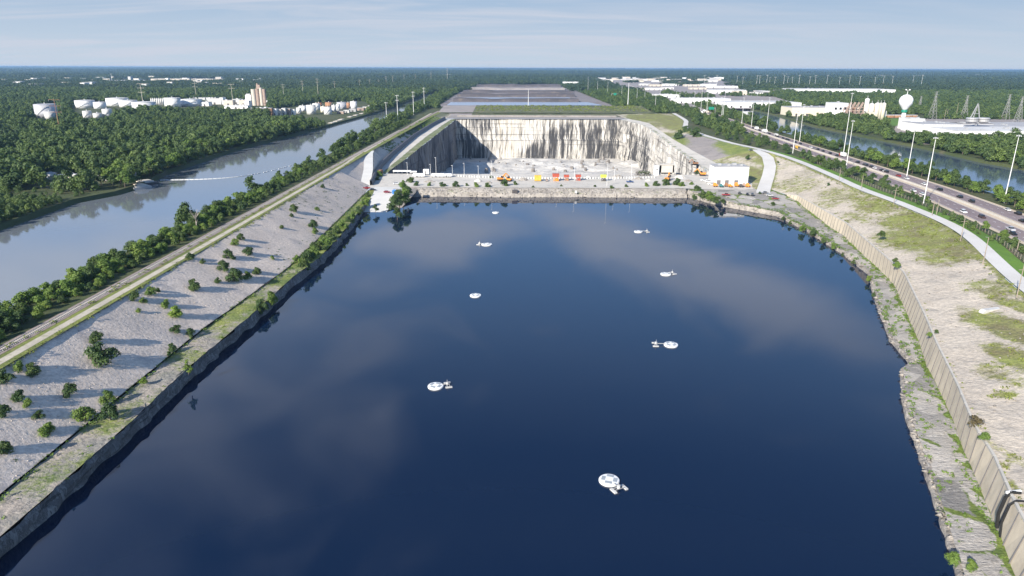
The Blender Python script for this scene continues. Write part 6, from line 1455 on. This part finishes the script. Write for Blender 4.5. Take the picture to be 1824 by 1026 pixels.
REST = [q for q in CAND[286:] if not (q[4] < -255 and 408 < q[5] < 438) and not (1575 < P(q[4], q[5], 0)[0] < 1650 and P(q[4], q[5], 0)[1] < 248)]

# ------------------------------------------------------------------ woods nobody could count
def inside(poly, X, Y):
    r_ = np.zeros(len(X), bool); n = len(poly); j = n - 1
    for i in range(n):
        xi, yi = poly[i]; xj, yj = poly[j]
        c = ((yi > Y) != (yj > Y)) & (X < (xj - xi) * (Y - yi) / (yj - yi + 1e-9) + xi); r_ ^= c; j = i
    return r_
def pxpoly(l): return [U(a, b, 0)[:2] for a, b in l]
clear = [canal_l + canal_r, river_n + river_f, basin,
    pxpoly([(60, 224), (60, 190), (105, 188), (102, 224)]), pxpoly([(128, 206), (130, 182), (290, 180), (290, 200), (205, 208), (200, 223), (146, 223)]),
    pxpoly([(288, 202), (290, 181), (360, 178), (478, 178), (478, 208), (400, 203), (360, 199)]), pxpoly([(476, 216), (480, 196), (560, 184), (645, 180), (668, 190), (640, 210), (585, 226), (560, 216)]),
    pxpoly([(770, 192), (842, 150), (1000, 150), (1100, 192)]),
    pxpoly([(1540, 217), (1560, 205), (1640, 205), (1640, 232), (1585, 232), (1560, 222)]),
    pxpoly([(1575, 205), (1650, 205), (1650, 246), (1585, 246)]),
    pxpoly([(1600, 236), (1620, 212), (1900, 214), (1900, 258), (1700, 256), (1640, 250)]),
    pxpoly([(1405, 214), (1410, 190), (1580, 186), (1582, 216)]),
    pxpoly([(1195, 182), (1100, 160), (1055, 140), (1290, 140), (1330, 158), (1430, 188), (1425, 194), (1290, 194)]),
    pxpoly([(1410, 170), (1415, 160), (1595, 160), (1595, 170)]),
    pxpoly([(200, 150), (205, 143), (410, 141), (410, 146)]),
    pxpoly([(66, 336), (72, 312), (246, 313), (262, 326), (258, 338)]),
    pxpoly([(0, 250), (0, 243), (110, 240), (110, 244)])]
DIST = [i for i, c in enumerate(clear) if len(c) == 8 and abs(c[0][0] - U(1195, 182, 0)[0]) < .01][0]
def ok(X, Y):
    m = np.ones(len(X), bool)
    for i, c in enumerate(clear):
        q = inside(c, X, Y)
        if i == DIST: q &= vnoise(X, Y, 110., 77) < .80
        m &= ~q
    m &= ~((X > -167) & (X < -138) & (Y < 1400))
    hx0, hx1 = hnp(Y), hfp(Y)
    m &= ~((X > hx0 - 4) & (X < hx1 + 5))
    rx = rdx(Y); m &= ~((X > rx - 12) & (X < rx + 12) & (Y < 1290))
    m &= ~((X > -140) & (X < 262) & (Y < 1445))
    m &= ~((X > 90) & (X < hx0) & (Y < 870))
    m &= ~((X > hx1) & (X < np.interp(Y, [60, 442, 1000, 1700], [300, 340, 370, 425])) & (Y < 830))
    m &= (np.abs(X) < .80 * Y + 60)
    return m
def grid(y0, y1, step, jit=.42):
    ys = np.arange(y0, y1, step); out = []
    for y in ys:
        w = .80 * y + 60; xs = np.arange(-w, w, step); out.append(np.stack([xs, np.full_like(xs, y)], 1))
    p = np.concatenate(out); p += (np.random.RandomState(int(y0)).rand(*p.shape) - .5) * 2 * jit * step
    return p
p = grid(250, 2400, 8.8); k = ok(p[:, 0], p[:, 1])
d = vnoise(p[:, 0], p[:, 1], 60., 3) * .6 + vnoise(p[:, 0], p[:, 1], 22., 4) * .4
rightish = p[:, 0] > 200
k &= (d > np.where(rightish, .32, .27))
p = p[k]; sc = np.random.RandomState(2).uniform(.5, 1.2, len(p)) * (.55 + .75 * vnoise(p[:, 0], p[:, 1], 45., 8))
p = np.concatenate([p, np.array([(q[4], q[5]) for q in REST])]); sc = np.concatenate([sc, np.array([q[7] * .72 for q in REST])])
sc = np.where((p[:, 0] < -255) & (p[:, 1] < 436) & (sc > .45), sc * .38, sc)
q_ = grid(330, 409, 4.6); q_ = q_[(q_[:, 0] < np.interp(q_[:, 1], [330, 412, 432], [-263, -269, -262])) & (q_[:, 0] > -420)]
p = np.concatenate([p, q_]); sc = np.concatenate([sc, np.random.RandomState(6).uniform(.22, .42, len(q_))])
# keep the open wharf side of the wood low where it meets the front trees
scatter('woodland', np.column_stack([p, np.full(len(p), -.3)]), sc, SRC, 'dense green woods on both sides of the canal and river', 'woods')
bands = [(2400, 4500, 46), (4500, 9000, 90), (9000, 18000, 190), (18000, 36000, 420)]
P_, S_ = [], []
for y0, y1, st in bands:
    p = grid(y0, y1, st); k = ok(p[:, 0], p[:, 1]); d = vnoise(p[:, 0], p[:, 1], 500., 3) * .5 + vnoise(p[:, 0], p[:, 1], 160., 5) * .5
    k &= d > .27; p = p[k]; P_.append(p); S_.append(np.random.RandomState(3).uniform(.8, 1.15, len(p)) * (st / 46.) ** .62)
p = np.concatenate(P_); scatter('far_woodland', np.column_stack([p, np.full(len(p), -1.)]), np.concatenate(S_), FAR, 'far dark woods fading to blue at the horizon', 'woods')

# ------------------------------------------------------------------ loose growth
rw_ = np.random.RandomState(12)
pt = []
for y in np.arange(112, 520, 1.6):
    if rw_.rand() < .55:
        x = float(SBx(y)) + rw_.uniform(-.8, 1.4); pt.append((x, y, -13.5, rw_.uniform(.4, 1.1), rw_.uniform(.4, 1.2)))
for y in np.arange(112, 470, 1.3):
    f = .25 if y < 270 else .7
    if rw_.rand() < f:
        x = float(BEx(y)) - rw_.uniform(-.4, 7. if y > 270 else 5.) ; pt.append((x, y, -14.1, rw_.uniform(.4, 1.0 if y < 270 else 1.6), rw_.uniform(.3, .8 if y < 270 else 1.8)))
weeds('bench_weeds', pt, 'leaf_mid', 'loose weeds and brush along the left limestone bench', seed=1)
pt = []
for y in np.arange(100, 660, 1.5):
    x = float(ST(y))
    if vnoise(np.array([x]), np.array([y]), 9., 61)[0] > .38: pt.append((x + rw_.uniform(-.4, 1.8), y, -.4, rw_.uniform(.4, 1.1), rw_.uniform(.3, 1.1)))
    if rw_.rand() < .35: pt.append((x - 6.8 + rw_.uniform(-1.5, 1.), y, 0, rw_.uniform(.5, 1.2), rw_.uniform(.4, 1.)))
weeds('crest_weeds', pt, 'leaf_weed', 'weedy strips along both sides of the left gravel track', seed=2)
pt = []
for y in np.arange(100, 480, 1.1):
    if rw_.rand() < .7: pt.append((float(WBx(y)) - rw_.uniform(.2, 2.6), y, float(WBz(y)) + .1, rw_.uniform(.4, 1.0), rw_.uniform(.3, 1.0)))
    if rw_.rand() < .4: pt.append((float(WRx(y)) + rw_.uniform(.8, 3.), y, float(WBz(y)) - .6, rw_.uniform(.4, 1.2), rw_.uniform(.3, 1.2)))
for y in np.arange(104, 470, .5):
    f = vnoise(np.array([0.]), np.array([y]), 7., 33)[0]
    if f > .6 and rw_.rand() < .8: x = float(WRx(y)) + (float(WBx(y)) - float(WRx(y))) * rw_.rand(); pt.append((x, y, float(WBz(y)) - .2, rw_.uniform(.4, 1.0), rw_.uniform(.2, .7)))
for y in np.arange(360, 520, 1.2): pt.append((float(WRx(y)) + rw_.uniform(0., 2.5), y, -16.4 if y < 440 else -15, rw_.uniform(.6, 1.6), rw_.uniform(.6, 2.)))
weeds('slab_weeds', pt, 'leaf_mid', 'weeds growing between the slabs below the tan wall', seed=3)
pt = []
for x, y, rx, ry, k in gr:
    for _ in range(int(rx * ry * .10 * k) + 6):
        a = rw_.rand() * 6.28; q = rw_.rand() ** .5; X, Y = x + rx * q * math.cos(a), y + ry * q * math.sin(a)
        a_, b_ = float(WTx(Y)), float(RTx(Y))
        if X < a_ + 1 or X > b_: continue
        z = float(WTz(Y)) * (1 - (X - a_) / (b_ - a_)); pt.append((X, Y, z - .1, rw_.uniform(.5, 1.3), rw_.uniform(.2, .7)))
for y in np.arange(110, 640, 1.5):
    pt.append((float(RTx(y)) + rw_.uniform(-4, 1.), y, -.3, rw_.uniform(.4, .9), rw_.uniform(.15, .4)))
    a_ = float(WTx(y)); 
    if rw_.rand() < .4 and y < 480: pt.append((a_ + rw_.uniform(.8, 2.5), y, float(WTz(y)), rw_.uniform(.4, .9), rw_.uniform(.3, .8)))
weeds('slope_weeds', pt, 'leaf_weed', 'weeds and low brush over the right sandy slope', seed=4)
pt = []
for _ in range(620):
    X = rw_.uniform(-70, 250); Y = rw_.uniform(1300, 1400); z = np.interp(Y, [1215, 1330, 1400, 1440], [-3.2, 3, 6.2, 1.])
    pt.append((X, Y, z - .3, rw_.uniform(1.2, 3.), rw_.uniform(.7, 2.4)))
weeds('embankment_scrub', pt, 'leaf_weed', 'green scrub on the embankment behind the pit', size=1.3, per=9, seed=5)
pt = []
for y in np.arange(720, 1160, 1.6):
    for _ in range(3):
        X = rw_.uniform(float(ST(y)), float(SBx(y)) - 1); f = vnoise(np.array([X]), np.array([y]), 16., 41)[0]
        if f > .45 or y > 1000: pt.append((X, y, slope_z(X, y) - .2, rw_.uniform(.7, 2.), rw_.uniform(.6, 2.2)))
weeds('hillside_scrub', pt, 'leaf_mid', 'green scrub on the hillside left of the pit', size=.9, per=12, seed=6)
# dead weeds and debris scattered on the left gravel
pt = []
for _ in range(420):
    y = rw_.uniform(120, 540); x = rw_.uniform(float(ST(y)) + 2, float(SBx(y)) - 1); f = vnoise(np.array([x]), np.array([y]), 26., 51)[0] + (.18 if 300 < y < 430 else 0)
    if f > .58: pt.append((x, y, slope_z(x, y) - .1, rw_.uniform(.25, .9), rw_.uniform(.15, .7)))
weeds('slope_scrub', pt, 'leaf_dark', 'small dark scrub scattered over the left gravel slope', size=.4, seed=7)
# broken stone along the waterlines
rk = []
for p in fr:
    for _ in range(7): d_ = rw_.uniform(-7.5, -.5); rk.append((p[0] + rw_.uniform(-2, 2), p[1] + d_, float(np.interp(d_, [-8, -6.3, -5.5, -2.5, 0], [-19, -17.2, -15.6, -14.2, -12.4])), rw_.uniform(.3, 1.1)))
for y in np.arange(105, 520, .8):
    rk.append((float(WRx(y)) + rw_.uniform(-.3, 2.2), y, -17. + rw_.uniform(-.3, .5), rw_.uniform(.3, 1.1)))
rocks('broken_stone', rk, 'bank_rock', 'broken pale stone along the waterline', 3)
rk = []
for _ in range(1500):
    y = rw_.uniform(105, 540); rk.append((rw_.uniform(float(ST(y)) + 1.5, float(SBx(y)) - .3), y, 0, rw_.uniform(.08, .26)))
rk = [(x, y, slope_z(x, y), q) for x, y, z, q in rk]
rocks('loose_stone', rk, 'gravel_slope', 'loose stones scattered on the left gravel slope', 4)
rk = []
for _ in range(900):
    y = rw_.uniform(105, 520); x = rw_.uniform(float(WTx(y)) + 1, float(RTx(y)) - 3); t_ = (x - float(WTx(y))) / (float(RTx(y)) - float(WTx(y))); rk.append((x, y, float(WTz(y)) * (1 - t_), rw_.uniform(.15, .5)))
rocks('loose_stone', rk, 'bank_rock', 'loose stones scattered on the right sandy slope', 5)
for i, (px, py, w_) in enumerate([(1395, 392, 8), (1408, 400, 7), (1430, 412, 12), (1448, 420, 14), (1466, 432, 9), (1482, 443, 11), (1500, 456, 7), (1520, 470, 8), (1545, 500, 10), (1556, 528, 8)]):
    X, Y, _ = U(px, py, -17.); k_ = w_ / P(X, Y, -17)[2] / 5.4; plant(['bush0', 'bush1', 'bushmid0'][i % 3], 'shrub', 'shrub growing out of the rocks at the right-hand waterline', 'shrub', X, Y, -17., k_, 'shrubs at the right-hand waterline', k_ * 1.2)
# stones and blocks in the pit
rr = random.Random(8); mm = None
for i in range(46):
    X = rr.uniform(-70, 155); Y = rr.uniform(985, 1150); zf = FLOOR + 4
    m = MB(); k_ = rr.uniform(1.2, 3.6); n = 6
    m.prism([(k_ * rr.uniform(.7, 1.2) * math.cos(6.283 * j / n), k_ * rr.uniform(.7, 1.2) * math.sin(6.283 * j / n)) for j in range(n)], -5., k_ * rr.uniform(.5, .9), rr.uniform(.4, .75))
    o = m.obj('boulder', 'rubble'); o.location = (X, Y, zf); tag(o, 'grey boulder lying on the pale pit floor', 'boulder', 'boulders on the pit floor')

# ------------------------------------------------------------------ air
m = MB(); m.box(-39000, 39000, -420, 39000, -71, 84)
hz = m.obj('haze', 'white_paint'); tag(hz, 'thin pale summer haze over the whole landscape', 'haze', None, 'stuff')
hm = bpy.data.materials.new('haze_air'); hm.use_nodes = True; ht = hm.node_tree; ht.nodes.clear()
pv = ht.nodes.new('ShaderNodeVolumePrincipled'); pv.inputs['Color'].default_value = (.42, .68, 1., 1); pv.inputs['Density'].default_value = HAZE; pv.inputs['Anisotropy'].default_value = .2
ho = ht.nodes.new('ShaderNodeOutputMaterial'); ht.links.new(pv.outputs[0], ho.inputs['Volume'])
hz.data.materials.clear(); hz.data.materials.append(hm)
